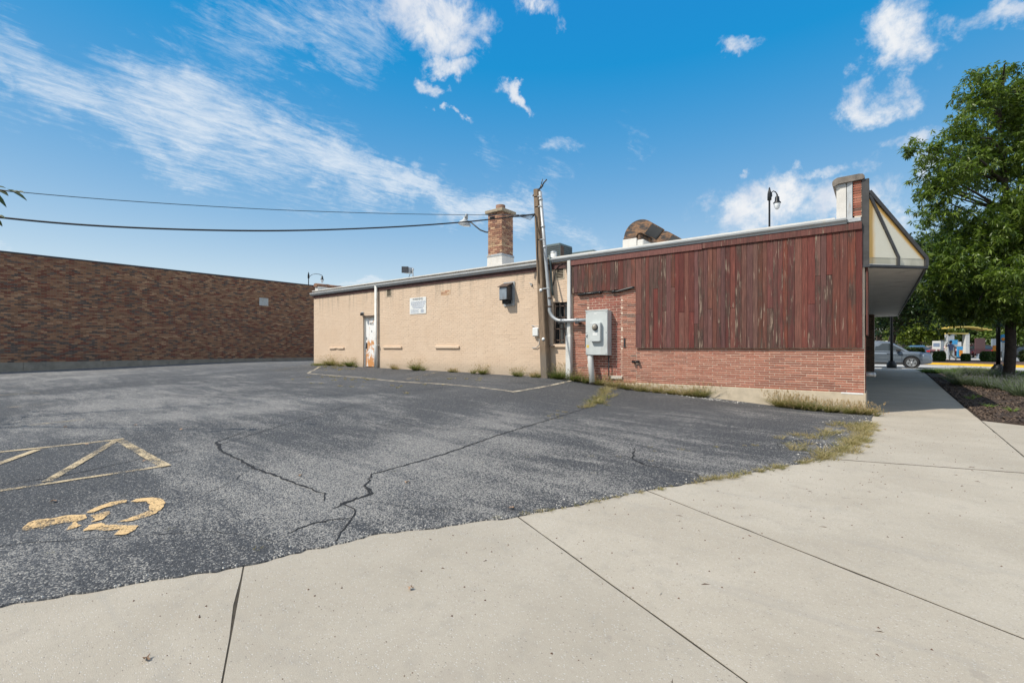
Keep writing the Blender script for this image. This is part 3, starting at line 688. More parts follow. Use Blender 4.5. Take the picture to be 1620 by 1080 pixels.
CR = [([(-4.454,-3.557),(-4.25,-5.2),(-4.105,-6.675),(-3.928,-8.119),(-3.913,-9.122),(-3.667,-9.385),(-3.436,-9.464),(-3.42,-9.62),(-3.45,-9.80),(-3.2,-9.80),(-3.062,-9.923),(-2.9,-10.1),(-2.75,-10.25)], .022),
 ([(-6.9,-9.2),(-6.762,-9.372),(-6.60,-9.62),(-6.35,-9.66),(-6.0,-9.77),(-5.4,-9.80),(-5.005,-9.841),(-4.5,-9.80),(-4.077,-9.784),(-3.75,-9.75),(-3.587,-9.846)], .026),
 ([(-6.288,-11.558),(-6.245,-11.034),(-6.476,-10.274),(-6.45,-9.9),(-6.409,-9.73)], .014), ([(-6.4,-9.7),(-6.75,-9.0),(-7.3,-7.8),(-7.853,-6.728),(-8.3,-5.5)], .012),
 ([(-2.3,-6.2),(-2.105,-6.746),(-1.878,-6.916),(-1.329,-6.869),(-1.2,-7.1)], .018), ([(-3.062,-9.923),(-3.2,-10.15),(-3.15,-10.4)], .014),
 ([(-4.454,-3.557),(-4.9,-2.2),(-5.3,-.9)], .014), ([(-3.05,-10.5),(-3.6,-10.7),(-4.4,-11.6),(-5.3,-13)], .005), ([(-9.5,-6),(-11,-7.5),(-13,-8.2),(-16,-9)], .014),
 ([(-10,-2.5),(-12,-5),(-15,-6.3)], .014), ([(-.6,-3.9),(-.9,-4.6),(-.8,-4.9)], .014),
 ([(-3.45,-9.62),(-3.40,-9.80),(-3.36,-9.90)], .03), ([(-6.6,-9.6),(-6.38,-9.66),(-6.2,-9.72)], .045), ([(-3.6,-9.43),(-3.44,-9.47),(-3.42,-9.6)], .028), ([(-2.0,-6.82),(-1.86,-6.92)], .04), ([(-3.35,-9.6),(-2.9,-9.5),(-2.4,-9.2)], .004), ([(-5.0,-9.84),(-4.6,-10.3),(-4.5,-10.6)], .005),([(-4.1,-6.7),(-4.9,-6.9),(-6.2,-7.6),(-7.4,-7.7)], .007)]
for k, (pts, w) in enumerate(CR):
    lift(clean_ribbon(pts, (lambda t, w=w: w*(.35+.9*math.sin(math.pi*min(1, t*.9+.08))**.6)), jagg=.014, step=.05, seed=k), .004).build('pavement_crack', 'crack', None, 'structure')

# ------------------------------------------------------------------ brick fields
def rect_minus(u0, u1, v0, v1, holes):
    us = sorted({u0, u1, *[min(max(h[0], u0), u1) for h in holes], *[min(max(h[1], u0), u1) for h in holes]})
    vs = sorted({v0, v1, *[min(max(h[2], v0), v1) for h in holes], *[min(max(h[3], v0), v1) for h in holes]})
    out = []
    for a, b_ in zip(us, us[1:]):
        for c_, d_ in zip(vs, vs[1:]):
            mu, mv = (a+b_)/2, (c_+d_)/2
            if b_-a < 1e-4 or d_-c_ < 1e-4: continue
            if not any(h[0] <= mu <= h[1] and h[2] <= mv <= h[3] for h in holes): out.append((a, b_, c_, d_))
    return out
def brick_rows(u0, u1, v0, v1, bl, mh, j, holes=(), stag=None, seed=2, jl=None):
    rj = random.Random(seed); n = round((v1-v0)/mh); mh = (v1-v0)/n; out = []
    for r in range(n):
        a = v0+r*mh+j/2; b_ = a+mh-j
        sh = (stag[r % len(stag)] if stag else (.5 if r % 2 else 0))*bl
        iv = [(u0, u1)]
        for h in holes:
            if min(h[3], b_)-max(h[2], a) > .4*(b_-a):
                nv = []
                for (p_, q_) in iv:
                    if h[1] <= p_ or h[0] >= q_: nv.append((p_, q_)); continue
                    if h[0] > p_: nv.append((p_, h[0]))
                    if h[1] < q_: nv.append((h[1], q_))
                iv = nv
        for (p_, q_) in iv:
            k = math.floor((p_-u0-sh)/bl); x = u0+sh+k*bl
            while x < q_:
                s_, e_ = max(x, p_)+(jl or j)/2, min(x+bl, q_)-(jl or j)/2
                if e_-s_ > .02: out.append((s_, e_, a, b_, r))
                x += bl
    return out
def pick(pal, rj):
    t = rj.random()*sum(w for w, _ in pal)
    for w, c in pal:
        t -= w
        if t <= 0: break
    k = rj.uniform(.82, 1.2); return tuple(x*k for x in c)
def bricks_stuff(name, rects, plane, depth, pal, mat, parent, face=-1, axis='y', jit=.003, seed=3, embed=.03):
    """axis y: bricks in an xz plane facing -y;  axis x: in a yz plane facing +x"""
    rj = random.Random(seed); mb = MB()
    for (s_, e_, a, b_, *r) in rects:
        d = depth+rj.uniform(-jit, jit); t = rj.uniform(-.0012, .0012)
        if axis == 'y': 
            y1, y0 = plane, plane-d
            mb.add([(s_,y0,a+t),(e_,y0,a+t),(e_,y0,b_+t),(s_,y0,b_+t),(s_,y1+embed,a+t),(e_,y1+embed,a+t),(e_,y1+embed,b_+t),(s_,y1+embed,b_+t)],
                   [(0,1,2,3),(0,4,5,1),(1,5,6,2),(2,6,7,3),(3,7,4,0)], pick(pal, rj))
        else:
            x1, x0 = plane, plane+d
            mb.add([(x0,s_,a+t),(x0,e_,a+t),(x0,e_,b_+t),(x0,s_,b_+t),(x1-embed,s_,a+t),(x1-embed,e_,a+t),(x1-embed,e_,b_+t),(x1-embed,s_,b_+t)],
                   [(0,1,2,3),(0,4,5,1),(1,5,6,2),(2,6,7,3),(3,7,4,0)], pick(pal, rj))
    return mb.build(name, mat, parent, 'stuff', fix=False)
def brick_proto(sizes, pal, mat, axis, nvar, seed, ch=.0025, embed=.03):
    """shared meshes for bricks built one by one; origin at the middle of the visible face"""
    rj = random.Random(seed); res = {}
    for sz_ in sizes:
        L_, H_, D_ = sz_
        for k in range(nvar):
            mb = MB()
            if axis == 'y': mb.box(-L_/2, L_/2, 0, D_+embed, -H_/2, H_/2, pick(pal, rj), ch)
            else: mb.box(-D_-embed, 0, -L_/2, L_/2, -H_/2, H_/2, pick(pal, rj), ch)
            ob = mb.build('brick', mat); me_ = ob.data; bpy.data.objects.remove(ob); res.setdefault(sz_, []).append(me_)
    return res
def put_brick(me_, loc, parent):
    o = bpy.data.objects.new('brick', me_); COL.objects.link(o); o.parent = parent; o.location = Vector(loc)-Vector(parent.location); return o

# ================================================================== MAIN BUILDING
B = thing('storefront_building', 'long low commercial building with tan painted brick, red brick and worn maroon board siding', 'building', (-10, 0, 0))
XL = -21.28
# openings and fixtures in the long wall: (x0, x1, z0, z1)
DOOR = (-17.30,-16.42,.53,2.68); WIN = (-7.60,-6.99,1.47,2.74); V1 = (-7.50,-7.20,3.42,3.78); V2 = (-15.68,-15.37,3.43,3.77)
SILLS = [(-19.90,-18.70,1.31,1.39),(-15.90,-14.70,1.34,1.42),(-12.77,-11.53,1.34,1.43)]
PATCH = (-12.49,-11.99,3.27,3.455)
holes = [DOOR, WIN, V1, V2]
mb = MB()
for (a, b_, c_, d_) in rect_minus(XL, -6.90, .2, 4.02, holes): mb.box(a, b_, 0, .3, c_, d_)
mb.build('wall', 'tan_paint', B)
PALT = [(1, (1,1,1))]
br = brick_rows(XL, -6.93, .30, 3.73, .205, .0677, .011, holes+[PATCH]+SILLS, jl=.003)
bricks_stuff('painted_bricks', br, 0, .0042, PALT, 'tan_paint', B, jit=.0022, embed=-.001)
br = brick_rows(*PATCH, .205, .0617, .010)
bricks_stuff('bare_bricks', br, 0, .005, [(2,(.50,.33,.20)),(1,(.42,.24,.15)),(1,(.58,.42,.28))], 'chimney_brick', B)
# rear wall of the tan section
mb = MB(); mb.box(XL, XL+.3, .3, 20.6, .2, 4.02); mb.box(XL+.3, -.6, 20.6, 20.9, 0, 4.02); mb.build('rear_wall', 'tan_paint', B)
for k, s_ in enumerate(SILLS):
    mb = MB()
    if k == 0:
        xm = (s_[0]+s_[1])/2
        mb.prism([(s_[0],s_[2]),(s_[0]+.45,s_[2]+.005),(xm,s_[2]+.035),(s_[1]-.4,s_[2]),(s_[1],s_[2]+.012),(s_[1],s_[3]),(s_[0],s_[3]-.01)], 'y', -.055, .05)
    else: mb.box(s_[0], s_[1], -.06, .05, s_[2], s_[3], None, .01)
    mb.build('blocked_window_sill', 'tan_paint', B)
# door
d = DOOR
mb = MB(); mb.box(d[0], d[0]+.05, .06, .16, d[2], d[3]); mb.box(d[1]-.03, d[1], .06, .16, d[2], d[3]); mb.box(d[0]+.05, d[1]-.03, .06, .16, d[3]-.05, d[3])
mb.build('door_frame', 'white_metal', B)
mb = MB(); mb.box(d[0]-.02, d[1]+.02, -.02, .2, d[3], d[3]+.05); mb.build('lintel', 'rust_roof', B)
mb = MB(); mb.box(d[0]+.052, d[1]-.032, .10, .15, d[2]+.03, d[3]-.052, None, .003); door = mb.build('door', 'door_paint', B)
door.location = Vector((d[0]+.05, .10, d[2]+.03))-Vector(B.location)
door.data.transform(Matrix.Translation(-Vector((d[0]+.05, .10, d[2]+.03))+Vector(B.location)))
def dchild(name, mb, mat):
    o = mb.build(name, mat, B); o.data.transform(Matrix.Translation(-Vector(door.location))); o.parent = door; return o
mb = MB(); mb.box(-17.20,-17.15,.075,.10,1.32,1.58, None, .004); mb.tube([(-17.17,.085,1.36),(-17.17,.03,1.36),(-17.10,.03,1.36)], .012, 8); dchild('handle', mb, 'dark_metal')
mb = MB(); mb.box(-17.19,-17.16,.085,.10,1.70,1.82, None, .003); dchild('lock', mb, 'dark_metal')
mb = MB(); mb.box(-16.84,-16.81,.09,.10,2.02,2.10, None, .003); dchild('peephole', mb, 'dark_metal')
def text_mesh(txt, size, name, mat, M, parent, ex=.001, space=1.):
    cu = bpy.data.curves.new(name, 'FONT'); cu.body = txt; cu.size = size; cu.extrude = ex; cu.space_character = space; cu.align_x = 'CENTER'; cu.align_y = 'CENTER'
    ob = bpy.data.objects.new(name, cu); COL.objects.link(ob); bpy.context.view_layer.update()
    me_ = bpy.data.meshes.new_from_object(ob); bpy.data.objects.remove(ob)
    me_.transform(M); me_.materials.clear(); me_.materials.append(MATS[mat]); o = bpy.data.objects.new(name, me_); COL.objects.link(o)
    off = Vector((0,0,0)); q = parent
    while q is not None: off += Vector(q.location); q = q.parent
    me_.transform(Matrix.Translation(-off)); o.parent = parent; return o
FM = Matrix.Rotation(R(90), 4, 'X')       # text facing -Y
num = text_mesh('4835', .15, 'house_number', 'ink', Matrix.Translation((-16.83,.097,2.38)) @ FM, B)
num.data.transform(Matrix.Translation(-Vector(door.location))); num.parent = door
mb = MB(); mb.box(-17.32,-16.42,-.06,.10,.40,.53, None, .01); mb.build('door_step', 'foundation', B)
# louvre vents
for (a, b_, c_, d_) in (V1, V2):
    mb = MB(); mb.box(a, b_, .05, .08, c_, d_); bk = mb.build('vent', 'black_plastic', B)
    mb = MB(); w = .03
    mb.box(a, a+w, -.012, .05, c_, d_); mb.box(b_-w, b_, -.012, .05, c_, d_); mb.box(a+w, b_-w, -.012, .05, c_, c_+w); mb.box(a+w, b_-w, -.012, .05, d_-w, d_)
    fr = mb.build('vent_frame', 'vent_paint', B); fr.parent = bk
    for k in range(6):
        z = c_+.05+k*(d_-c_-.08)/6
        mb = MB(); mb.add([(a+w,-.005,z),(b_-w,-.005,z),(b_-w,.045,z+.02),(a+w,.045,z+.02),(a+w,-.005,z+.006),(b_-w,-.005,z+.006),(b_-w,.045,z+.026),(a+w,.045,z+.026)],
                          [(0,3,2,1),(4,5,6,7),(0,1,5,4),(1,2,6,5),(2,3,7,6),(3,0,4,7)]); sl = mb.build('louvre', 'vent_paint', B); sl.parent = bk
# window with bars
a, b_, c_, d_ = WIN
mb = MB(); mb.box(a, b_, .13, .15, c_, d_); win = mb.build('window', 'window_glass', B)
def wchild(name, mb, mat): o = mb.build(name, mat, B); o.parent = win; return o
mb = MB(); w = .04; mb.box(a, a+w, .09, .13, c_, d_); mb.box(b_-w, b_, .09, .13, c_, d_); mb.box(a+w, b_-w, .09, .13, c_, c_+w); mb.box(a+w, b_-w, .09, .13, d_-w, d_); mb.box(a+w, b_-w, .095, .13, (c_+d_)/2-.02, (c_+d_)/2+.02)
wchild('frame', mb, 'dark_metal')
for k in range(4): mb = MB(); x = a+.07+k*(b_-a-.14)/3; mb.box(x-.010, x+.010, .03, .05, c_+.01, d_-.01); wchild('bar', mb, 'rust_roof')
for k in range(4): mb = MB(); z = c_+.12+k*(d_-c_-.24)/3; mb.box(a+.01, b_-.01, .052, .066, z-.014, z+.014); wchild('crossbar', mb, 'rust_roof')
mb = MB(); mb.box(a-.05, b_+.02, -.06, .12, c_-.09, c_-.005, None, .008); mb.build('window_sill', 'tan_paint', B)

# --- red brick section
mb = MB()
mb.box(-6.90, 0, .004, .3, -.1, 4.02); mb.box(-.3, -.012, .3, 1.1, -.1, 4.02)
mb.build('mortar', 'mortar_pale', B)
PALR = [(7,(.32,.112,.070)),(3,(.27,.092,.060)),(3,(.38,.15,.098)),(1,(.20,.085,.062)),(.4,(.14,.072,.055))]
INF = (-6.37,-5.37,.60,2.80)
x0, x1, z0, z1 = -4.93, -.004, .425, 1.345
rows = brick_rows(x0, x1, z0, z1, .3085, .0511, .0155, jl=.009, stag=[0,.33,.66,.33])
rows.sort(key=lambda r: (-r[0]))
single = rows[:299]; rest = rows[299:]
# an individual object per brick; equal lengths share meshes
cache = {}; rj = random.Random(11)
for (s_, e_, a, b_, r) in single:
    key = (round(e_-s_, 3), round(b_-a, 4), .02)
    if key not in cache: cache.update(brick_proto([key], PALR, 'red_brick', 'y', 10 if key[0] > .28 else 3, int(key[0]*1000), .002))
    put_brick(rj.choice(cache[key]), ((s_+e_)/2, -.004+rj.uniform(-.002,.002), (a+b_)/2+rj.uniform(-.001,.001)), B)
rest += brick_rows(-6.90, -4.93, .40, 3.05, .3085, .0511, .0155, [INF], jl=.009, stag=[.2,.53,.86,.53])
bricks_stuff('roman_bricks', rest, .012, .015, PALR, 'red_brick', B, jit=.002)
infr = brick_rows(*INF, .215, .0688, .012)
bricks_stuff('infill_bricks', infr, .012, .013, [(5,(.30,.10,.072)),(2,(.25,.09,.065)),(1,(.34,.13,.09))], 'red_brick', B, jit=.002)
mb = MB(); mb.box(-6.42,-6.375,-.002,.03,.5,2.85); mb.box(-5.365,-5.33,-.002,.03,.5,2.85); mb.build('mortar_seam', 'mortar_pale', B)
# front facade end: brick below, boards above
fr = brick_rows(.0, 1.08, .425, 1.60, .30, .0511, .0150, stag=[0,.33,.66,.33])
bricks_stuff('facade_bricks', fr, -.012, .014, PALR, 'red_brick', B, axis='x', jit=.002)
mb = MB(); mb.box(-4.95, .02, -.02, .012, -.1, .425, None, .006); mb.box(-.012, .02, .012, 1.1, -.1, .425); mb.build('foundation', 'foundation', B)
mb = MB(); mb.box(-.40,-.02,-.025,-.004,.395,.43, None, .004); mb.build('flashing', 'sealant', B)
mb = MB(); mb.box(-5.75,-5.33,-.045,.012,.50,.585, None, .006); mb.build('patch_sill', 'mortar_grey', B)
# siding boards
rj = random.Random(21); x = -.035; BD = []
while x > -4.90:
    w = rj.choice([.095,.11,.12,.135,.10]); xa = max(x-w, -4.93)
    if xa-(-4.93) < .05: xa = -4.93
    zt = 3.79; zb = 1.352
    if rj.random() < .4:
        zs = rj.choice([2.25, 2.3, 2.62, 1.95, 2.9]); BD.append((xa, x, zb, zs, 1)); BD.append((xa, x, zs+.003, zt, 1))
    else: BD.append((xa, x, zb, zt, 1))
    x = xa
x = -4.932
while x > -6.90:
    w = rj.choice([.11,.12,.135,.15]); xa = max(x-w, -6.93)
    if xa+6.93 < .05: xa = -6.93
    BD.append((xa, x, 2.955+rj.uniform(-.008,.008), 3.79, 0)); x = xa
for (xa, xb, zb, zt, big_) in BD:
    mb = MB(); dj = rj.uniform(0, .007); mb.box(xa+.002, xb-.002, -.058-dj, -.022, zb+rj.uniform(0, .004), zt, None, .003)
    mb.build('board', 'siding', B)
mb = MB(); mb.box(-4.92,-.04,-.022,-.001,1.40,3.79); mb.box(-6.92,-4.93,-.022,-.001,3.02,3.79); mb.build('furring', 'trim_brown', B)
for k in range(9):
    ya = .02+k*.115; mb = MB(); mb.box(.022, .05, ya, ya+.112, 1.62+(.0 if k < 9 else 0), 3.03, None, .003); mb.build('board', 'siding', B)
mb = MB(); mb.box(-3.20,-.045,-.095,-.02,3.79,3.935, None, .004); mb.build('trim_board', 'trim_worn', B, label='maroon trim board worn to pale wood at its left end')
mb = MB(); mb.box(-6.93,-3.205,-.09,-.02,3.775,3.93, None, .004); mb.build('trim_board', 'trim_board', B)
mb = MB(); mb.box(XL+.02,-6.95,-.04,.0,3.735,3.90); mb.build('fascia_board', 'trim_brown', B)
# roof and gutters
mb = MB(); mb.box(XL+.32, -.55, .02, 20.6, 4.022, 4.06); mb.box(XL, -.50, -.10, .02, 4.058, 4.095); mb.build('roof', 'roof_white', B)
def gutter(xa, xb, dz=0.):
    prof = [(-.005,4.035),(-.14,4.035),(-.15,4.02),(-.145,3.985),(-.10,3.94),(-.095,3.915),(-.01,3.915),(-.005,3.925)]
    mb = MB(); mb.prism([(y-.012, z+dz) for y, z in prof], 'x', xa, xb)
    o = mb.build('gutter', 'gutter_metal', B); return o
gutter(XL-.12, -8.02, -.055); gutter(-7.68, -.30, .02)
# downspouts
mb = MB(); mb.tube([(-16.26,-.10,3.93),(-16.26,-.10,1.52),(-16.26,-.10,1.50),(-16.26,-.10,.50)], [.062,.062,.075,.075], 14)
mb.box(-16.37,-16.15,-.15,-.002,1.44,1.50); mb.build('downspout', 'white_metal', B, label='round downspout with a rust streaked lower length')
mb = MB(); mb.box(-7.04,-6.93,-.11,-.02,2.05,3.93, None, .01); mb.build('downspout', 'white_metal', B)
mb = MB(); mb.add([(-7.05,-.12,1.72),(-6.92,-.12,1.72),(-6.92,-.02,1.72),(-7.05,-.02,1.72),(-7.03,-.11,2.05),(-6.93,-.11,2.05),(-6.93,-.02,2.05),(-7.03,-.02,2.05)],[(0,3,2,1),(4,5,6,7),(0,1,5,4),(1,2,6,5),(2,3,7,6),(3,0,4,7)]); mb.box(-7.07,-6.90,-.15,-.02,.40,1.72, None, .012); mb.build('downspout_guard', 'white_metal', B)
# parapet on the street front
mb = MB(); mb.box(-.17,-.045,.0,20.9,4.06,4.78); mb.build('parapet_core', 'mortar_pale', B)
pb = brick_rows(-.20,-.05,4.09,4.80,.30,.0511,.0150, stag=[0,.5]); bricks_stuff('parapet_bricks', pb, 0, .014, PALR, 'red_brick', B, jit=.008)
mb = MB(); mb.box(-.48,-.31,-.004,20.9,4.04,4.79, None, .004); mb.build('parapet_flashing', 'roof_white', B)
mb = MB(); mb.add([(-.30,-.004,3.97),(-.205,-.03,3.97),(-.205,.1,3.97),(-.30,.1,3.97),(-.30,-.004,4.83),(-.205,-.03,4.83),(-.205,.1,4.83),(-.30,.1,4.83)],[(0,3,2,1),(4,5,6,7),(0,1,5,4),(1,2,6,5),(2,3,7,6),(3,0,4,7)])
mb.box(-.50,-.32,-.02,.0,4.74,4.80, None, .004); mb.box(-.30,-.055,-.05,.02,3.96,4.05, None, .012); mb.build('corner_flashing', 'galvanised', B)
mb = MB(); c0 = (-.26, 0)
prof = [(-.55,4.80),(-.55,4.86),(-.52,4.90),(-.46,4.93),(-.10,4.935),(-.03,4.92),(.0,4.88),(.0,4.84),(-.03,4.815),(-.45,4.80),(-.50,4.765),(-.54,4.77)]
for k in range(14):
    mb = MB(); mb.prism(prof, 'y', -.07+k*1.5, -.07+k*1.5+1.49); mb.build('coping_stone', 'stone_coping', B)
# rear parapet with clay tile coping
mb = MB(); mb.box(XL, XL+.24, .06, 20.6, 4.06, 4.36); mb.build('rear_parapet', 'roof_white', B)
for k in range(30):
    mb = MB(); ya = .0+k*.66
    mb.tube([(XL+.12, ya, 4.37), (XL+.12, ya+.6, 4.37)], .17, 10); mb.tube([(XL+.12, ya+.57, 4.37), (XL+.12, ya+.655, 4.37)], .19, 10)
    mb.v = [(x, y, 4.37+(z-4.37)*.55) for x, y, z in mb.v]; mb.build('coping_tile', 'terracotta', B)
# chimney
cx0, cx1, cy0, cy1 = -10.47, -9.85, .3, .92
ch = MB(); ch.box(cx0+.012, cx1-.012, cy0+.012, cy1-.012, 4.5, 6.0); CH = ch.build('chimney', 'mortar_grey', B)
def cc(name, mb, mat, kind=None): o = mb.build(name, mat, B, kind); o.parent = CH; return o
PALC = [(4,(.36,.19,.115)),(3,(.42,.25,.155)),(2,(.28,.13,.085)),(1,(.46,.31,.19)),(1,(.20,.11,.08))]
r1 = brick_rows(cx0, cx1, 4.55, 5.98, .2067, .0677, .011); r2 = brick_rows(cy0, cy1, 4.55, 5.98, .2067, .0677, .011, stag=[.5, 0])
o = bricks_stuff('bricks', r1, cy0+.012, .014, PALC, 'chimney_brick', B, jit=.003); o.parent = CH
o = bricks_stuff('bricks', r2, cx1-.012, .014, PALC, 'chimney_brick', B, axis='x', jit=.003); o.parent = CH
mb = MB(); mb.box(cx0-.08, cx1+.08, cy0-.08, cy1+.08, 5.985, 6.09, None, .012); cc('cap', mb, 'cap_stone')
mb = MB(); mb.lathe([(.0,6.31),(.13,6.31),(.165,6.30),(.165,6.09)], ((cx0+cx1)/2, (cy0+cy1)/2, 0), 20); cc('flue', mb, 'terracotta')
mb = MB(); mb.box(cx0-.02, cx1+.02, cy0-.02, cy1+.02, 4.05, 4.50, None, .01); mb.v = [(x+(.05 if x > -10 else -.05)*max(0, (4.15-z)*4), y, z) for x, y, z in mb.v]; cc('base', mb, 'roof_white')
mb = MB(); mb.box(cx0-.035, cx1+.035, cy0-.035, cy1+.035, 4.48, 4.56, None, .01); cc('base_flashing', mb, 'galvanised')

# --- canopy
zt_, zb_ = 4.50, 3.06
A_ = Vector((.07,0,zt_)); Bq = Vector((.07,0,zb_)); Oq = Vector((1.0,.98,zb_))
CN = thing('x', 'x', 'x'); bpy.data.objects.remove(CN)
def quad_panel(pts, tn, name, mat, cols=None):
    """thin solid panel from a planar polygon"""
    n = Vector(tn).normalized()*.012; mb = MB(); k = len(pts)
    mb.add([Vector(p) for p in pts]+[Vector(p)-n for p in pts], [tuple(range(k)), tuple(range(2*k-1, k-1, -1))]+[(i, (i+1) % k, (i+1) % k+k, i+k) for i in range(k)])
    o = mb.build(name, mat, B); return o
nE = Vector((.98,-.93,0)).normalized()
def panel_tinted(name, poly, edges, lip=False):
    """dense grid inside a triangle/quad so that the stain mask is carried per vertex"""
    bm = bmesh.new(); vs = [bm.verts.new(p) for p in poly]; bm.faces.new(vs)
    bmesh.ops.subdivide_edges(bm, edges=bm.edges[:], cuts=9, use_grid_fill=True); bmesh.ops.triangulate(bm, faces=bm.faces[:])
    bmesh.ops.subdivide_edges(bm, edges=bm.edges[:], cuts=3, use_grid_fill=True)
    me_ = bpy.data.meshes.new(name); bm.to_mesh(me_); bm.free()
    at = me_.color_attributes.new('tint', 'FLOAT_COLOR', 'POINT')
    for i, v in enumerate(me_.vertices):
        m_ = 0.
        for (p, q, w) in edges:
            d_ = q-p; t = max(0, min(1, (v.co-p).dot(d_)/d_.length_squared)); dist = (v.co-(p+d_*t)).length
            m_ = max(m_, 1-dist/w)
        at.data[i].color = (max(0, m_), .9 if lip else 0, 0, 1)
    me_.materials.append(MATS['canopy_panel']); me_.transform(Matrix.Translation(-Vector(B.location)))
    o = bpy.data.objects.new(name, me_); COL.objects.link(o); o.parent = B; return o
Lip = .15
Bl = Bq+Vector((0,0,Lip)); Ol = Oq+Vector((0,0,Lip)); Mid = Bq.lerp(Oq, .5); Ml = Mid+Vector((0,0,Lip))
tipm = A_+Vector((0,0,-.02))
panel_tinted('end_panel', [tipm, Ml, Bl], [(tipm, Bl, .30)])
panel_tinted('end_panel', [tipm, Ol, Ml], [(tipm, Ol, .17)])
sh_ = nE*(-.004)
panel_tinted('lip_panel', [Bq+sh_, Mid+sh_, Ml+sh_, Bl+sh_], [(Bl, Bq, .35)], True)
panel_tinted('lip_panel', [Mid+sh_, Oq+sh_, Ol+sh_, Ml+sh_], [(Ol, Oq, .08)], True)
def beam(p, q, w, t, name, nn=nE):
    d_ = (q-p).normalized(); s_ = d_.cross(nn).normalized()*w/2; n_ = nn*t
    mb = MB(); mb.add([p-s_-n_*.3, p+s_-n_*.3, q+s_-n_*.3, q-s_-n_*.3, p-s_+n_, p+s_+n_, q+s_+n_, q-s_+n_], [(0,3,2,1),(4,5,6,7),(0,1,5,4),(1,2,6,5),(2,3,7,6),(3,0,4,7)])
    mb.build(name, 'dark_bronze', B)
beam(tipm, Ml+Vector((0,0,.02)), .055, .03, 'rib'); beam(Ml+Vector((0,0,.03)), Mid, .055, .032, 'rib')
beam(A_+Vector((0,0,.05)), Ol+Vector((0,0,.02)), .075, .035, 'rib'); beam(Ol+Vector((0,0,.03)), Oq, .075, .037, 'rib')
mb = MB(); mb.box(-.048,.075,-.03,.10,3.03,4.82, None, .006); mb.build('corner_trim', 'dark_bronze', B)
mb = MB(); mb.add([(-.05,-.04,3.01),(.09,-.045,3.01),(1.04,.955,3.01),(1.04,1.1,3.01),(.0,.05,3.01),(-.05,-.04,3.055),(.09,-.045,3.055),(1.04,.955,3.055),(1.04,1.1,3.055),(.0,.05,3.055)],
 [(0,4,3,2,1),(5,6,7,8,9),(0,1,6,5),(1,2,7,6),(2,3,8,7),(3,4,9,8),(4,0,5,9)]); mb.build('drip_edge', 'dark_metal', B)
# sloping front in standing-seam pans, and its lip
YE = 20.8
def zat(f): return A_.z+(Ol.z-A_.z)*f
for k in range(26):
    ya, yb = .98*0+k*.8, min(YE, k*.8+.8)
    mb = MB(); y_a0 = ya; y_a1 = max(ya, .98) if k == 0 else ya; y_a1 = max(ya, .98) if ya < .98 else ya; yb1 = max(yb, 1.0)
    top = [(A_.x, ya, A_.z), (A_.x, yb, A_.z)]; bot = [(Ol.x, yb1, Ol.z), (Ol.x, y_a1, Ol.z)]
    if yb1 <= y_a1+1e-3: bot = [bot[0]]
    p = [Vector(v) for v in top+bot]; n = len(p)
    mb.add(p+[v+Vector((-.02,0,-.015)) for v in p], [tuple(range(n)), tuple(range(2*n-1, n-1, -1))]+[(i, (i+1) % n, (i+1) % n+n, i+n) for i in range(n)])
    mb.build('roof_panel', 'dark_bronze', B)
mb = MB(); mb.box(1.0,1.03,.98,YE,zb_-.05,zb_+Lip); mb.build('canopy_fascia', 'dark_bronze', B)
mb = MB(); mb.box(-.05,.07,.1,YE,4.45,4.80); mb.build('canopy_back_trim', 'dark_bronze', B)
ysf = np.arange(0., YE, .42)
for ya in ysf:
    yb = min(YE, ya+.412); fa = min(1., ya/.98); fb = min(1., yb/.98); xa, xb = .07+.92*fa, .07+.92*fb
    mb = MB(); z = 3.058; pp = [(-.55 if ya > 1.1 else .0, ya+.001), (xa, ya+.001), (xb, yb), (-.55 if ya > 1.1 else .0, yb)]
    mb.add([(x, y, z) for x, y in pp]+[(x, y, z+.02) for x, y in pp], [(0,3,2,1),(4,5,6,7),(0,1,5,4),(1,2,6,5),(2,3,7,6),(3,0,4,7)]); mb.build('soffit_panel', 'soffit_white', B)
# recessed shopfront and far pier
mb = MB(); mb.box(-.62,-.55,1.1,18.3,.05,.7); mb.build('shopfront_base', 'far_grey', B)
for k in range(7):
    ya = 1.15+k*2.45; mb = MB(); mb.box(-.60,-.575,ya,ya+2.37,.7,3.05); g_ = mb.build('shop_window', 'window_glass', B)
    mb = MB(); mb.box(-.61,-.55,ya+2.37,ya+2.45,.7,3.05); f_ = mb.build('mullion', 'dark_bronze', B)
mb = MB(); mb.box(-.75,.03,18.3,20.9,.1,3.05); mb.build('pier', 'mortar_brown', B)
pr = brick_rows(-.75,.03,.15,3.05,.205,.0677,.011); PALB = [(4,(.14,.085,.06)),(2,(.10,.065,.05)),(1,(.18,.11,.07))]
bricks_stuff('pier_bricks', pr, 18.3, .008, PALB, 'brown_brick', B)
mb = MB(); mb.box(-.5,-.31,1.1,20.9,3.08,4.04); mb.build('front_wall', 'mortar_brown', B)
mb = MB(); mb.tube([(.015,.35,.80),(.17,.35,.80)], .038, 12); mb.lathe([(.0,.185),(.035,.18),(.045,.16),(.045,.14)], (0,.35,.80), 12, 'x'); mb.build('pipe_stub', 'grey_paint', B)
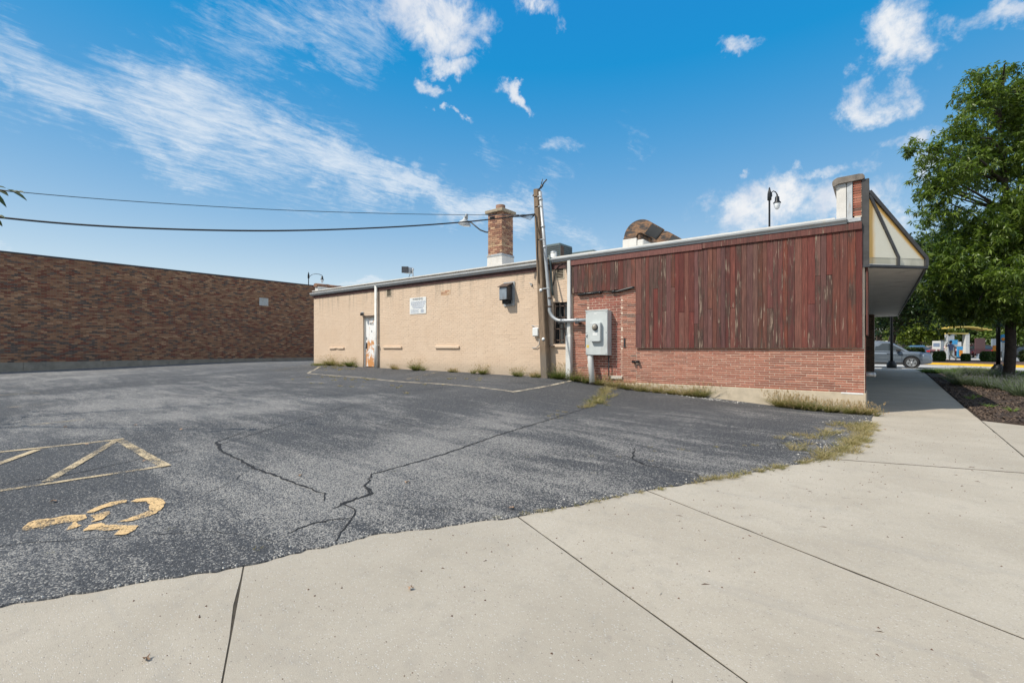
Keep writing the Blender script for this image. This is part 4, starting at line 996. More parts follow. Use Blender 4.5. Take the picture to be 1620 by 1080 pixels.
# iron hooks on the wall
for x_, z_ in ((-6.47,1.52),(-5.27,1.50)):
    mb = MB(); mb.box(x_-.018, x_+.018, -.03, -.004, z_-.13, z_+.13, None, .004); mb.build('wall_bracket', 'dark_metal', B)
mb = MB(); mb.tube([(-4.99,-.02,.985),(-4.99,-.11,.985)], .035, 10); mb.tube([(-4.87,-.02,.985),(-4.87,-.11,.985)], .035, 10); mb.tube([(-5.0,-.06,.985),(-4.86,-.06,.985)], .02, 8); mb.build('hose_valve', 'black_metal', B)
mb = MB(); mb.tube([(-6.70,-.05,2.90),(-5.98,-.055,2.93)], .038, 10); mb.tube([(-5.98,-.05,2.93),(-5.62,-.05,2.92)], .012, 6); mb.tube([(-5.62,-.05,2.90),(-5.45,-.055,2.91),(-5.05,-.05,2.98),(-4.96,-.04,2.99)], .034, 10)
for x_ in (-6.5,-6.25,-6.02,-5.6): mb.tube([(x_,-.052,2.915),(x_+.06,-.052,2.918)], .047, 10)
mb.build('loose_pipe', 'black_plastic', B)

# ================================================================== THINGS ON AND NEAR THE LONG WALL
# meter cabinet
Cb = thing('meter_cabinet', 'tall grey electrical meter cabinet on the red brick wall', 'meter cabinet', (-5.98, -.02, 1.15))
x0, x1, yf = -6.33, -5.65, -.26
mb = MB(); mb.box(x0, x1, yf, -.02, 1.15, 2.40, None, .008); mb.build('body', 'cabinet_grey', Cb)
mb = MB(); mb.box(x0-.01, x1+.01, yf-.02, yf+.02, 2.385, 2.415, None, .004); mb.build('top_lip', 'cabinet_grey', Cb)
mb = MB(); mb.box(x0+.005, x1-.005, yf-.012, yf, 1.165, 2.382, None, .004); mb.build('cover', 'cabinet_grey', Cb)
mb = MB(); mb.box(-6.14,-5.82,yf-.11,yf-.012,1.54,2.06, None, .012); sk = mb.build('meter_socket', 'cabinet_grey', Cb)
mb = MB(); mb.lathe([(.0,-.012),(.085,-.012),(.095,0.),(.095,.02)], (-5.98,yf-.115,1.93), 20, 'y'); o = mb.build('ring', 'dark_metal', Cb); 
mb = MB(); mb.lathe([(.0,-.07),(.05,-.065),(.068,-.04),(.07,0)], (-5.98,yf-.12,1.93), 20, 'y'); mb.build('meter_glass', 'glass_meter', Cb)
mb = MB(); mb.box(-6.12,-5.84,yf-.115,yf-.10,1.535,1.56, None, .004); mb.build('socket_lip', 'grey_paint', Cb)
mb = MB(); mb.box(-6.33,-6.27,yf-.03,yf-.012,1.70,1.74); mb.tube([(-6.29,yf-.03,1.73),(-6.29,yf-.03,1.66)], .01, 6); mb.build('hasp', 'galvanised', Cb)
mb = MB(); mb.box(-6.06,-5.98,yf-.015,yf-.0122,2.30,2.33); mb.build('plate', 'white_plastic', Cb)
mb = MB(); mb.tube([(-5.70,-.10,1.16),(-5.70,-.08,.45)], .018, 8); mb.build('ground_conduit', 'dark_metal', Cb)
mb = MB(); mb.tube([(-6.26,-.15,1.25),(-6.24,-.16,1.15),(-6.10,-.30,.38)], [.075,.085,.085], 14); mb.build('cable_guard', 'white_metal', Cb)
mb = MB()
for x_ in (x0+.04, x1-.04):
    for z_ in (1.20, 1.78, 2.34): mb.lathe([(0,-.004),(.010,-.004),(.012,0)], (x_, yf-.013, z_), 8, 'y')
mb.build('screws', 'dark_metal', Cb)
mb = MB(); mb.box(-6.05,-5.91,yf-.1125,yf-.1105,1.70,1.78); mb.build('label', 'white_plastic', Cb); mb = MB(); mb.box(-6.30,-6.22,yf-.0145,yf-.0125,1.36,1.44); mb.build('label', 'yellow_metal', Cb)
# service conduit
Cd = thing('service_conduit', 'grey steel electrical conduit from the top of the wooden pole into the meter cabinet', 'conduit', (-7.7, -.3, 2.2))
yp = -.24
top = Vector((-8.07+.16, yp, 6.10)); bot = Vector((-7.56, yp, 2.62))
path = [top, top.lerp(bot, .5), bot]
cc_ = Vector((bot.x+.36, yp, 2.60)); 
for k in range(1, 9):
    t = math.pi+k*math.pi/2/8; path.append(Vector((cc_.x+.38*math.cos(t), yp+.06*k/8, 2.56+.40*math.sin(t))))
path += [Vector((-6.9,-.17,2.155)), Vector((-6.30,-.15,2.15))]
mb = MB(); mb.tube(path, .052, 14); mb.build('pipe', 'galvanised', Cd)
for t in (.06, .30, .48): 
    q = top.lerp(bot, t); q2 = top.lerp(bot, t+.018); mb = MB(); mb.tube([q, q2], .064, 14); mb.build('coupling', 'galvanised', Cd)
for q in (bot+Vector((0,0,.25)), bot, ): mb = MB(); mb.tube([q, q+Vector((0,0,-.05))], .062, 14); mb.build('coupling', 'rust_roof', Cd)
for x_ in (-7.12, -6.72): mb = MB(); mb.tube([(x_,-.17,2.155),(x_+.05,-.17,2.155)], .062, 14); mb.build('coupling', 'galvanised', Cd)
mb = MB(); mb.box(-6.72,-6.60,-.20,-.01,2.05,2.10); mb.box(-6.72,-6.60,-.20,-.10,2.10,2.21); mb.build('clamp', 'dark_metal', Cd)
for t in (.04, .13, .42, .85): q = top.lerp(bot, t); mb = MB(); mb.box(q.x-.20, q.x+.07, yp-.06, yp-.045, q.z-.015, q.z+.015); mb.build('strap', 'galvanised', Cd)
# wood pole
Pp = thing('wooden_pole', 'leaning weathered wooden service pole standing against the tan wall', 'pole', (-7.71, -.20, .42))
mb = MB(); b0, b1 = (-7.85,-7.60), (-8.13,-7.96)
mb.add([(b0[0],-.30,.40),(b0[1],-.30,.40),(b0[1],-.06,.40),(b0[0],-.06,.40),(b1[0],-.30,6.22),(b1[1],-.30,6.20),(b1[1],-.12,6.20),(b1[0],-.12,6.22)],[(0,3,2,1),(4,5,6,7),(0,1,5,4),(1,2,6,5),(2,3,7,6),(3,0,4,7)])
bm = bmesh.new(); 
o = mb.build('post', 'post_wood', Pp)
bm.from_mesh(o.data); bmesh.ops.bevel(bm, geom=bm.edges[:], offset=.018, segments=2, affect='EDGES'); bmesh.ops.recalc_face_normals(bm, faces=bm.faces); bm.to_mesh(o.data); bm.free()
for z_, x_ in ((3.10,-7.90),(1.62,-7.81)):
    mb = MB(); mb.lathe([(0,-.02),(.02,-.02),(.022,-.012),(.05,-.01),(.052,0)], (x_+.06,-.305,z_), 12, 'y'); mb.build('insulator', 'white_plastic', Pp)
mb = MB(); mb.tube([(-8.10,-.2,6.05),(-8.18,-.22,6.07),(-8.19,-.22,6.02)], .02, 6); mb.tube([(-8.0,-.2,6.2),(-7.86,-.24,6.24),(-7.76,-.25,6.35),(-7.66,-.25,6.42)], .022, 6); mb.tube([(-7.90,-.24,6.22),(-7.84,-.26,6.36),(-7.80,-.26,6.46)], .014, 6)
for k in range(3): mb.tube([(-7.9,-.24,6.2),(-7.80-.02*k,-.26,6.27+.02*k)], .028, 6)
mb.build('weatherhead_wires', 'dark_metal', Pp)
mb = MB(); mb.tube([(-8.08,-.25,5.42),(-7.99,-.32,5.35),(-7.97,-.33,5.0),(-7.96,-.32,4.2),(-7.93,-.33,3.9),(-7.90,-.32,3.3)], .012, 6); mb.build('riser_cable', 'wire', Pp)
mb = MB(); mb.box(-7.62,-7.50,-.16,-.0,1.40,1.43); mb.build('stay_bracket', 'rust_roof', Pp)
# green downlead and loops near the pole
Wl = thing('cable_bundle', 'dark green cable bundle hanging from the gutter behind the conduit', 'cable', (-7.6,-.1,3.0))
mb = MB(); mb.tube([(-7.62,-.17,4.15),(-7.62,-.10,3.8),(-7.61,-.06,3.2),(-7.58,-.04,2.95)], .035, 8); mb.build('lead', 'ac_green', Wl)
mb = MB(); mb.tube([(-7.22,-.05,3.86),(-7.34,-.06,3.84),(-7.48,-.05,3.70),(-7.52,-.04,3.45),(-7.58,-.03,3.25)], .012, 6); mb.tube([(-7.20,-.05,3.86),(-7.10,-.06,3.82),(-7.08,-.05,3.6),(-7.03,-.04,3.38)], .012, 6); mb.build('loop', 'wire', Wl)
# junction box
Jb = thing('junction_box', 'small white weatherproof box on the tan wall left of the pole', 'junction box', (-8.15,0,1.86))
mb = MB(); mb.box(-8.29,-8.06,-.12,-.004,1.71,1.99, None, .02); mb.build('box', 'white_plastic', Jb)
mb = MB(); mb.box(-8.275,-8.075,-.135,-.12,1.73,1.97, None, .006); mb.build('lid', 'white_plastic', Jb)
mb = MB(); mb.tube([(-8.38,-.03,2.06),(-8.25,-.04,2.03),(-8.0,-.04,2.05)], .012, 6); mb.tube([(-8.36,-.03,1.36),(-8.2,-.04,1.36),(-8.08,-.05,1.45),(-8.07,-.05,1.56),(-8.07,-.05,1.72)], .013, 6); mb.build('wires', 'grey_paint', Jb)
# vent hood on wall
Vh = thing('exhaust_hood', 'slate blue metal exhaust hood high on the tan wall', 'vent hood', (-9.35,0,3.1))
mb = MB(); mb.box(-9.50,-9.05,-.04,-.004,2.72,3.50); mb.build('back_plate', 'galvanised', Vh)
mb = MB(); mb.box(-9.47,-9.14,-.30,-.04,2.90,3.34, None, .008); mb.build('hood_box', 'dark_metal', Vh)
mb = MB(); mb.box(-9.46,-9.16,-.315,-.30,2.91,3.30, None, .004); mb.build('front_panel', 'slate_box', Vh)
mb = MB(); mb.prism([(-.36,3.31),(-.36,3.33),(-.04,3.47),(-.04,3.44)], 'x', -9.50, -9.10); mb.build('roof_cap', 'rust_roof', Vh)
mb = MB(); mb.box(-9.44,-9.17,-.20,-.05,2.78,2.90, None, .01); mb.build('outlet', 'black_metal', Vh)
# sign
Sg = thing('warning_sign', 'white sheet metal warning sign full of small print on the tan wall', 'sign', (-13.75,0,2.97))
mb = MB(); mb.box(-14.22,-13.28,-.022,-.010,2.66,3.29, None, .003); mb.build('panel', 'white_plastic', Sg)
text_mesh('WARNING', .125, 'heading', 'ink', Matrix.Translation((-13.75,-.024,3.225)) @ FM, Sg, .001)
mb = MB(); rj = random.Random(4)
for k, z_ in enumerate([3.13,3.09,3.05,3.01,2.97,2.93]):
    x_ = -14.14+(0 if k < 4 else .08)
    while x_ < -13.36-(0 if k < 4 else .08): w = rj.uniform(.03,.09); mb.box(x_, x_+w, -.0245, -.0225, z_-.009, z_+.009); x_ += w+.02
mb.build('fine_print', 'ink_blue', Sg, 'stuff')
mb = MB()
for k, z_ in enumerate([2.885]):
    x_ = -14.0
    while x_ < -13.5: w = rj.uniform(.04,.08); mb.box(x_, x_+w, -.0245, -.0225, z_-.013, z_+.013); x_ += w+.02
for z_ in (2.82,2.785,2.75,2.715):
    mb.box(-14.16,-13.66-rj.uniform(0,.1),-.0245,-.0225,z_-.005,z_+.005)
    mb.box(-13.58,-13.40+rj.uniform(-.05,.05),-.0245,-.0225,z_-.008,z_+.008)
mb.build('lower_print', 'ink_blue', Sg, 'stuff')
# door lamp
o = thing('door_lamp', 'small dark wall lamp above the rusty white door', 'lamp', (-17.2,0,2.83))
mb = MB(); mb.box(-17.36,-17.24,-.05,-.004,2.78,2.90, None, .01); mb.build('base', 'grey_paint', o)
mb = MB(); mb.lathe([(0,.02),(.05,.02),(.06,0.),(.06,-.10),(.0,-.11)], (-17.22,-.13,2.84), 12); mb.build('shade', 'dark_metal', o)
o = thing('wall_bracket', 'tiny metal hook plate on the tan wall beside the pole', 'bracket', (-8.35,0,3.35))
mb = MB(); mb.box(-8.42,-8.36,-.05,-.004,3.31,3.38, None, .008); mb.tube([(-8.39,-.04,3.35),(-8.44,-.06,3.40)], .012, 6); mb.tube([(-8.39,-.04,3.35),(-8.35,-.06,3.30)], .012, 6); mb.build('hook', 'galvanised', o)
# flood light on roof edge
Fl = thing('floodlight', 'grey floodlight on a short post at the roof edge', 'floodlight', (-14.54,.4,4.06))
mb = MB(); mb.tube([(-14.52,.4,4.06),(-14.52,.4,4.52)], .022, 8); mb.lathe([(.0,.03),(.035,.02),(.035,-.05)], (-14.52,.4,4.52), 8); mb.build('post', 'grey_paint', Fl)
mb = MB(); mb.box(-14.98,-14.60,.25,.5,4.34,4.58, None, .03); mb.v = [(x, y, z+(x+14.6)*(-.12)) for x, y, z in mb.v]; mb.build('housing', 'galvanised', Fl)
mb = MB(); mb.box(-15.02,-14.62,.22,.26,4.34,4.60, None, .01); mb.v = [(x, y, z+(x+14.6)*(-.12)) for x, y, z in mb.v]; mb.build('lens_frame', 'dark_metal', Fl)
mb = MB(); mb.tube([(-14.62,.4,4.40),(-14.52,.4,4.44)], .02, 6); mb.tube([(-14.7,.4,4.34),(-14.78,.4,4.2),(-14.75,.4,4.06)], .01, 6); mb.build('bracket', 'dark_metal', Fl)
# gooseneck lamp on chimney
Gn = thing('gooseneck_lamp', 'grey bowl lamp on a curved black arm from the chimney', 'lamp', (-10.47,.45,5.37))
mb = MB(); mb.tube([(-10.47,.42,5.38),(-10.62,.38,5.40),(-10.85,.33,5.50),(-11.05,.3,5.66),(-11.25,.3,5.82),(-11.42,.3,5.90)], .024, 8); mb.build('arm', 'black_metal', Gn)
Tl = Euler((0, R(14), 0)).to_matrix()
mb = MB(); mb.lathe([(.0,.10),(.05,.10),(.075,.06),(.085,.0),(.20,-.10),(.235,-.18),(.23,-.20)], (-11.55,.3,5.98), 20, tilt=Tl); mb.build('shade', 'grey_paint', Gn)
mb = MB(); mb.lathe([(.21,-.17),(.20,-.22),(.0,-.25)], (-11.55,.3,5.98), 20, tilt=Tl); mb.build('globe', 'lamp_glass', Gn)
mb = MB(); mb.tube([(-11.52,.3,6.02),(-11.47,.3,6.17)], [.075,.05], 10); mb.build('socket', 'galvanised', Gn)

# ducts on the roof
DW = 1.0; D2Y = 2.70
def duct(x, y, name_label, s=1.):
    D = thing('exhaust_duct', name_label, 'duct', (x, y, 4.06), 'rusty gooseneck exhaust ducts on the roof')
    w = DW; th = .38; r_in = .12; r_out = r_in+th; cz = 4.58; cxr = r_out
    def arc(r, n=18, a0=math.pi, a1=R(48)): return [(x+cxr+r*math.cos(a0+(a1-a0)*k/n), cz+r*math.sin(a0+(a1-a0)*k/n)) for k in range(n+1)]
    ou, inn = arc(r_out), arc(r_in); n = len(ou); mb = MB()
    # extend throat outwards along the tangent (down-right)
    td = (math.sin(R(48)), -math.cos(R(48))); ou.append((ou[-1][0]+td[0]*.02, ou[-1][1]+td[1]*.02)); inn.append((inn[-1][0]+td[0]*.02, inn[-1][1]+td[1]*.02)); n += 1
    V = []; F = []
    for i in range(n):
        V += [(ou[i][0], y, ou[i][1]), (ou[i][0], y+w, ou[i][1]), (inn[i][0], y+w, inn[i][1]), (inn[i][0], y, inn[i][1])]
    for i in range(n-1):
        for k in range(4): k2 = (k+1) % 4; F.append((4*i+k, 4*i+k2, 4*i+4+k2, 4*i+4+k))
    mb.add(V, F); mb.build('elbow', 'duct_rust', D)
    # mouth: rim and dark inside
    e = n-1; o_, i_ = Vector((ou[e][0], ou[e][1])), Vector((inn[e][0], inn[e][1])); t2 = Vector(td)
    mb = MB()
    def wallp(a, b_, ya, yb): 
        pa, pb = a, b_; qa, qb = a+t2*.025, b_+t2*.025
        mb.add([(pa.x,ya,pa.y),(pb.x,ya,pb.y),(pb.x,yb,pb.y),(pa.x,yb,pa.y),(qa.x,ya,qa.y),(qb.x,ya,qb.y),(qb.x,yb,qb.y),(qa.x,yb,qa.y)],[(0,3,2,1),(4,5,6,7),(0,1,5,4),(1,2,6,5),(2,3,7,6),(3,0,4,7)])
    dn = (o_-i_).normalized()
    wallp(o_, o_-dn*.025, y, y+w); wallp(i_, i_+dn*.025, y, y+w); wallp(o_-dn*.025, i_+dn*.025, y, y+.025); wallp(o_-dn*.025, i_+dn*.025, y+w-.025, y+w)
    mb.build('mouth_rim', 'duct_rust', D)
    mb = MB(); a, b_ = o_+t2*.01-dn*.02, i_+t2*.01+dn*.02; mb.add([(a.x,y+.02,a.y),(b_.x,y+.02,b_.y),(b_.x,y+w-.02,b_.y),(a.x,y+w-.02,a.y)], [(0,1,2,3)]); mb.build('screen', 'black_metal', D)  # black sheet across the mouth, standing in for the shaded inside
    mb = MB(); mb.box(x-.03, x+th+.03, y-.03, y+w+.03, 4.06, 4.56, None, .012); mb.build('curb', 'roof_white', D)
    mb = MB(); mb.box(x-.015, x+th+.015, y-.015, y+w+.015, 4.56, 4.60, None, .004); mb.build('flange', 'rust_roof', D)
    mb = MB(); mb.box(x+th+.02, x+th+.13, y+.03, y+w-.05, 4.50, 4.70, None, .03); mb.build('fan_motor', 'duct_rust', D)
    mb = MB(); mb.box(x+th+.03, x+th+.24, y-.02, y+w+.02, 4.06, 4.50, None, .03); mb.build('foam_seal', 'roof_white', D)
    return D
duct(-5.75, 1.0, 'nearer of the two rusty gooseneck exhaust ducts, on a white curb')
duct(-5.75, D2Y, 'farther rusty gooseneck exhaust duct, half hidden by the roof edge')
def acunit(x, y, z, w, d_, h, lab):
    A = thing('air_conditioner', lab, 'air conditioner', (x, y, z), 'condensing units on the roof')
    mb = MB(); mb.box(x, x+w, y, y+d_, z, z+h, None, .03); mb.build('casing', 'ac_green', A)
    n = int(h/.085)
    for k in range(n): mb = MB(); zz = z+.07+k*(h-.12)/n; mb.box(x+.04, x+w-.04, y-.012, y, zz, zz+.03); mb.box(x+w, x+w+.012, y+.3, y+d_-.04, zz, zz+.03); mb.build('louvre', 'dark_metal', A)
    mb = MB(); mb.lathe([(.0,.03),(w*.35,.03),(w*.42,0)], (x+w/2, y+d_/2, z+h), 16); mb.build('fan_guard', 'black_metal', A)
    mb = MB(); mb.box(x+w, x+w+.014, y+.03, y+.26, z+.25, z+h-.1); mb.build('access_panel', 'rust_roof', A)
    mb = MB(); mb.box(x+w*.1, x+w*.9, y+.1, y+d_-.1, 4.06, z); mb.build('stand', 'dark_metal', A)
    return A
acunit(-10.15, 3.0, 4.28, .92, .92, 1.03, 'taller dark green condensing unit right behind the wooden pole')
acunit(-9.50, 4.2, 4.30, 1.05, 1.05, .85, 'lower condensing unit farther back, mostly below the roof edge')
o = thing('vent_pipe', 'short white vent pipe on the roof in front of the condensing unit', 'vent pipe', (-8.95,2.0,4.06))
mb = MB(); mb.tube([(-8.80,1.9,4.06),(-8.80,1.9,4.72)], .11, 14); mb.build('pipe', 'white_metal', o)
mb = MB(); mb.lathe([(0,.03),(.09,.025),(.12,0),(.12,-.03)], (-8.80,1.9,4.72), 14); mb.build('cap', 'galvanised', o)

# ================================================================== LEFT BUILDING
LX = -30.6
LB = thing('brick_building', 'large windowless building of mottled brown brick at the left of the parking lot', 'building', (LX-10, -5, 0))
mb = MB(); mb.box(LX-26, LX, -34, 8.6, .2, 5.60); mb.build('wall', 'mortar_brown', LB)
mb = MB(); mb.box(LX-26.1, LX+.02, -34.1, 8.7, 5.60, 5.68, None, .01); mb.build('coping', 'dark_metal', LB)
ys_ = np.arange(-34, 8.6, 2.8)
for a in ys_: mb = MB(); mb.box(LX, LX+.035, a+.006, min(a+2.794, 8.6), .0, .70, None, .006); mb.build('base_panel', 'base_concrete', LB)
PALL = [(9,(.30,.160,.088)),(5,(.24,.125,.073)),(5,(.20,.072,.044)),(1.8,(.115,.088,.072)),(3,(.40,.235,.135)),(2,(.14,.095,.072))]
LV = (1.59, 2.13, 4.03, 4.51)
lr = brick_rows(-34, 8.6, .70, 5.60, .213, .0677, .010, [LV], seed=8)
near_ = sorted([r for r in lr if -9.9 < r[0] and r[1] < -2 and r[2] < 1.9], key=lambda r: r[0])[:300]
ns = set(near_); rest_ = [r for r in lr if r not in ns]
# neighbouring bricks drift together towards light or dark, as in the photograph
rj = random.Random(17); mb = MB()
def tcol(s_, a):
    v = math.sin(s_*.31+a*1.7)+math.sin(s_*.83-a*2.9+1.)+math.sin(s_*.13+a*.6+4)
    pal = [(w*(1+.16*v) if k in (0, 4) else w*(1-.10*v), c) for k, (w, c) in enumerate(PALL)]
    return pick([(max(.1, w), c) for w, c in pal], rj)
for (s_, e_, a, b_, r) in rest_:
    x1_ = LX+.008+rj.uniform(-.002,.002)
    mb.add([(x1_,s_,a),(x1_,e_,a),(x1_,e_,b_),(x1_,s_,b_),(LX-.01,s_,a),(LX-.01,e_,a),(LX-.01,e_,b_),(LX-.01,s_,b_)], [(0,1,2,3),(0,4,5,1),(1,5,6,2),(2,6,7,3),(3,7,4,0)], tcol(s_, a))
mb.build('bricks', 'brown_brick', LB, 'stuff', fix=False)
cache = {}
for (s_, e_, a, b_, r) in near_:
    key = (round(e_-s_, 3), round(b_-a, 4), .008)
    if key not in cache: cache.update(brick_proto([key], PALL, 'brown_brick', 'x', 14, 5, .0015, .01))
    put_brick(rj.choice(cache[key]), (LX+.008, (s_+e_)/2, (a+b_)/2), LB)
a, b_, c_, d_ = LV
mb = MB(); mb.box(LX+.001, LX+.02, a, b_, c_, d_); lv = mb.build('vent', 'black_plastic', LB)
mb = MB(); w = .035; mb.box(LX+.02, LX+.05, a, a+w, c_, d_); mb.box(LX+.02, LX+.05, b_-w, b_, c_, d_); mb.box(LX+.02, LX+.05, a+w, b_-w, c_, c_+w); mb.box(LX+.02, LX+.05, a+w, b_-w, d_-w, d_); o = mb.build('vent_frame', 'white_metal', LB); o.parent = lv
for k in range(6):
    z = c_+.05+k*.065; mb = MB(); mb.add([(LX+.05,a+w,z),(LX+.05,b_-w,z),(LX+.02,b_-w,z+.05),(LX+.02,a+w,z+.05),(LX+.05,a+w,z+.01),(LX+.05,b_-w,z+.01),(LX+.02,b_-w,z+.06),(LX+.02,a+w,z+.06)],[(0,3,2,1),(4,5,6,7),(0,1,5,4),(1,2,6,5),(2,3,7,6),(3,0,4,7)])
    o = mb.build('louvre', 'white_metal', LB); o.parent = lv
mb = MB(); mb.box(LX+.0,LX+.04,7.2,8.55,.7,5.59); mb.build('control_joint_panel', 'mortar_brown', LB)

# ================================================================== STREET LAMPS, CABLES
def street_lamp(x, y, z, h, arm, rz, lab, r0=.075, lantern=.42):
    S = thing('street_lamp', lab, 'street lamp', (0,0,0), 'black lamp posts of the street')
    mb = MB(); mb.lathe([(0,.0),(.24,.0),(.24,.30),(.15,.42),(.15,.46)], (0,0,0), 8); mb.build('base', 'black_metal', S)
    mb = MB(); mb.tube([(0,0,.4),(0,0,h-.9),(0,0,h-.25)], [r0, r0*.8, r0*.75], 10); mb.build('pole', 'black_metal', S)
    mb = MB(); mb.lathe([(.09,-.12),(.13,-.10),(.13,.1),(.12,.35),(.08,.55),(.05,.62),(.06,.66),(.035,.74),(0,.78)], (0,0,h-.78), 10); mb.build('finial', 'black_metal', S)
    if arm:
        mb = MB(); mb.tube([(.08,0,h-.72),(.16,0,h-.62),(.26*arm,0,h-.36),(.48*arm,0,h-.27),(.75*arm,0,h-.33),(.95*arm,0,h-.5)], .035, 8); mb.build('arm', 'black_metal', S)
        cxl = .95*arm; zl = h-.55; k = lantern/.42
        mb = MB(); mb.lathe([(.0,.06),(.05,.05),(.05,-.05),(.13*k,-.12*k),(.15*k,-.40*k),(.24*k,-.50*k),(.24*k,-.54*k),(0,-.54*k)], (cxl,0,zl), 14); mb.build('lantern_cap', 'black_metal', S)
        mb = MB(); mb.lathe([(.20*k,-.54*k),(.20*k,-.66*k),(.15*k,-.86*k),(.07*k,-.96*k),(0,-.98*k)], (cxl,0,zl), 14); mb.build('globe', 'lamp_glass', S)
    S.location = (x, y, z); S.rotation_euler = (0,0,rz); return S
yaw = math.atan2(.6141, .7892)
street_lamp(-5.65,23.9,.1,12.15,.55, yaw, 'black street lamp with a short hooked arm rising behind the maroon siding')
street_lamp(-62.7,22.5,.1,11.85,2.0, yaw, 'distant black street lamp with a long curved arm above the brown brick wall')
street_lamp(.80,23.2,.14,6.2,.6, R(90), 'black lamp post on a concrete footing in front of the grey car')
street_lamp(4.25,16.6,.2,6.0,.6, R(60), 'black lamp post standing beside the tree trunk in the planting bed')
mb = MB(); mb.lathe([(0,.07),(.45,.07),(.5,.0),(.5,-.1)], (.80,23.2,.11), 12); tag(mb.build('lamp_footing', 'far_concrete'), 'round concrete footing under the black lamp post by the car', 'footing')
CAB1 = [(-8.05, -0.25, 5.45), (-8.548, -2.762, 4.767), (-9.494, -4.927, 4.318), (-10.49, -7.206, 3.949), (-11.462, -9.43, 3.729), (-12.175, -11.064, 3.689), (-12.903, -12.728, 3.794), (-13.894, -14.997, 4.281), (-15.059, -17.663, 5.711)]
CAB2 = [(-8.05, -0.25, 5.43), (-8.548, -2.762, 4.953), (-9.494, -4.927, 4.673), (-10.49, -7.206, 4.425), (-11.462, -9.43, 4.25), (-12.175, -11.064, 4.178), (-12.903, -12.728, 4.173), (-13.894, -14.997, 4.328), (-15.059, -17.663, 5.711)]
UPX, UPY, UPZ = -15.059, -17.663, 5.711
def smooth_pts(P, n=10):
    P = [Vector(p) for p in P]; out = []
    for i in range(len(P)-1):
        p0, p1, p2, p3 = P[max(0, i-1)], P[i], P[i+1], P[min(len(P)-1, i+2)]
        for k in range(n):
            t = k/n; out.append(.5*((2*p1)+(p2-p0)*t+(2*p0-5*p1+4*p2-p3)*t*t+(-p0+3*p1-3*p2+p3)*t**3))
    out.append(P[-1]); return out
mb = MB(); mb.tube(smooth_pts(CAB1), .019, 6); tag(mb.build('power_cable', 'wire'), 'thick black power cable sagging across the sky to the wooden pole', 'cable')
mb = MB(); mb.tube(smooth_pts(CAB2), .008, 5); tag(mb.build('power_cable', 'wire_blue'), 'thin upper wire running just above the thick black cable', 'cable')
o = thing('splice_wires', 'twisted splice of thin wires where the cables meet the wooden pole', 'wires', (-8.1,-.25,5.4))
mb = MB()
for k in range(4): mb.tube([(-8.05,-.24,5.46),(-8.2,-.35,5.40-.04*k),(-8.35-.05*k,-.45,5.40),(-8.6-.1*k,-.78,5.37)], .009, 5)
mb.tube([(-8.95,-1.15,5.30),(-9.05,-1.26,5.29)], .035, 6); mb.tube([(-8.45,-.6,5.38),(-8.52,-.68,5.37)], .03, 6); mb.build('strands', 'wire', o)
o = thing('utility_pole', 'round wooden utility pole left of the parking lot that carries the cables', 'pole', (UPX,UPY,0))
mb = MB(); mb.tube([(UPX,UPY-.15,-.1),(UPX,UPY-.15,6.6)], [.15,.11], 12); mb.build('pole', 'bark', o); mb = MB(); mb.box(UPX-.9,UPX+.9,UPY-.05,UPY+.05,UPZ-.12,UPZ-.02); mb.build('crossarm', 'bark', o)

# ================================================================== PLANTS
def blades(cx, cy, cz, n, r, h, w, c0, c1, lean=.5, spread=1., seed=0, curve=.35, heads=None, nseg=3):
    """grass blades as tapering folded strips -> arrays of quads"""
    g = np.random.default_rng(seed); a = g.random(n)*6.283; rad = r*np.sqrt(g.random(n))
    bx = cx+rad*np.cos(a)*.55; by = cy+rad*np.sin(a)*.55
    la = a+(g.random(n)-.5)*1.4; ln = lean*(.25+g.random(n))*spread; hh = h*(.45+.6*g.random(n))
    dirx, diry = np.cos(la), np.sin(la); pa = g.random(n)*6.283; wx, wy = np.cos(pa)*w, np.sin(pa)*w
    Q = []; T = []; bz = cz if np.ndim(cz) else np.full(n, cz)
    prev = None; mixk = g.random((n, 1)); col = np.array(c0)*(1-mixk)+np.array(c1)*mixk
    for s in range(nseg+1):
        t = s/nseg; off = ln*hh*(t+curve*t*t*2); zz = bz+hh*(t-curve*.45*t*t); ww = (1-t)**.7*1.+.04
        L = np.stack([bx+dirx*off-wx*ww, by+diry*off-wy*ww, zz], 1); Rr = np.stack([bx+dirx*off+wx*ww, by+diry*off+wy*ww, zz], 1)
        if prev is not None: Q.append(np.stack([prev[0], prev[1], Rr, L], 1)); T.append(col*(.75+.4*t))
        prev = (L, Rr)
    Q = np.concatenate(Q).reshape(-1, 3); T = np.concatenate(T)
    if heads:
        m = int(n*heads[0]); idx = g.choice(n, m, replace=False); k_ = heads[3] if len(heads) > 3 else 5
        tipx = bx[idx]+dirx[idx]*ln[idx]*hh[idx]*(1+curve*2); tipy = by[idx]+diry[idx]*ln[idx]*hh[idx]*(1+curve*2); tz = bz[idx]+hh[idx]*(1-curve*.45)
        for q in range(k_):
            dz = -(q/k_)*heads[1]*4; sx = tipx+(g.random(m)-.5)*heads[1]*1.2; sy = tipy+(g.random(m)-.5)*heads[1]*1.2; sz = tz+dz+(g.random(m)-.5)*heads[1]
            s = heads[1]*(.35+.4*g.random(m)); an = g.random(m)*6.28; ax, ay = np.cos(an)*s, np.sin(an)*s
            Hq = np.stack([np.stack([sx-ax, sy-ay, sz], 1), np.stack([sx, sy, sz-s*1.3], 1), np.stack([sx+ax, sy+ay, sz], 1), np.stack([sx, sy, sz+s*1.3], 1)], 1).reshape(-1, 3)
            Q = np.concatenate([Q, Hq]); T = np.concatenate([T, np.tile(np.array(heads[2]), (m, 1))*(.7+.6*g.random((m, 1)))])
    return Q, T
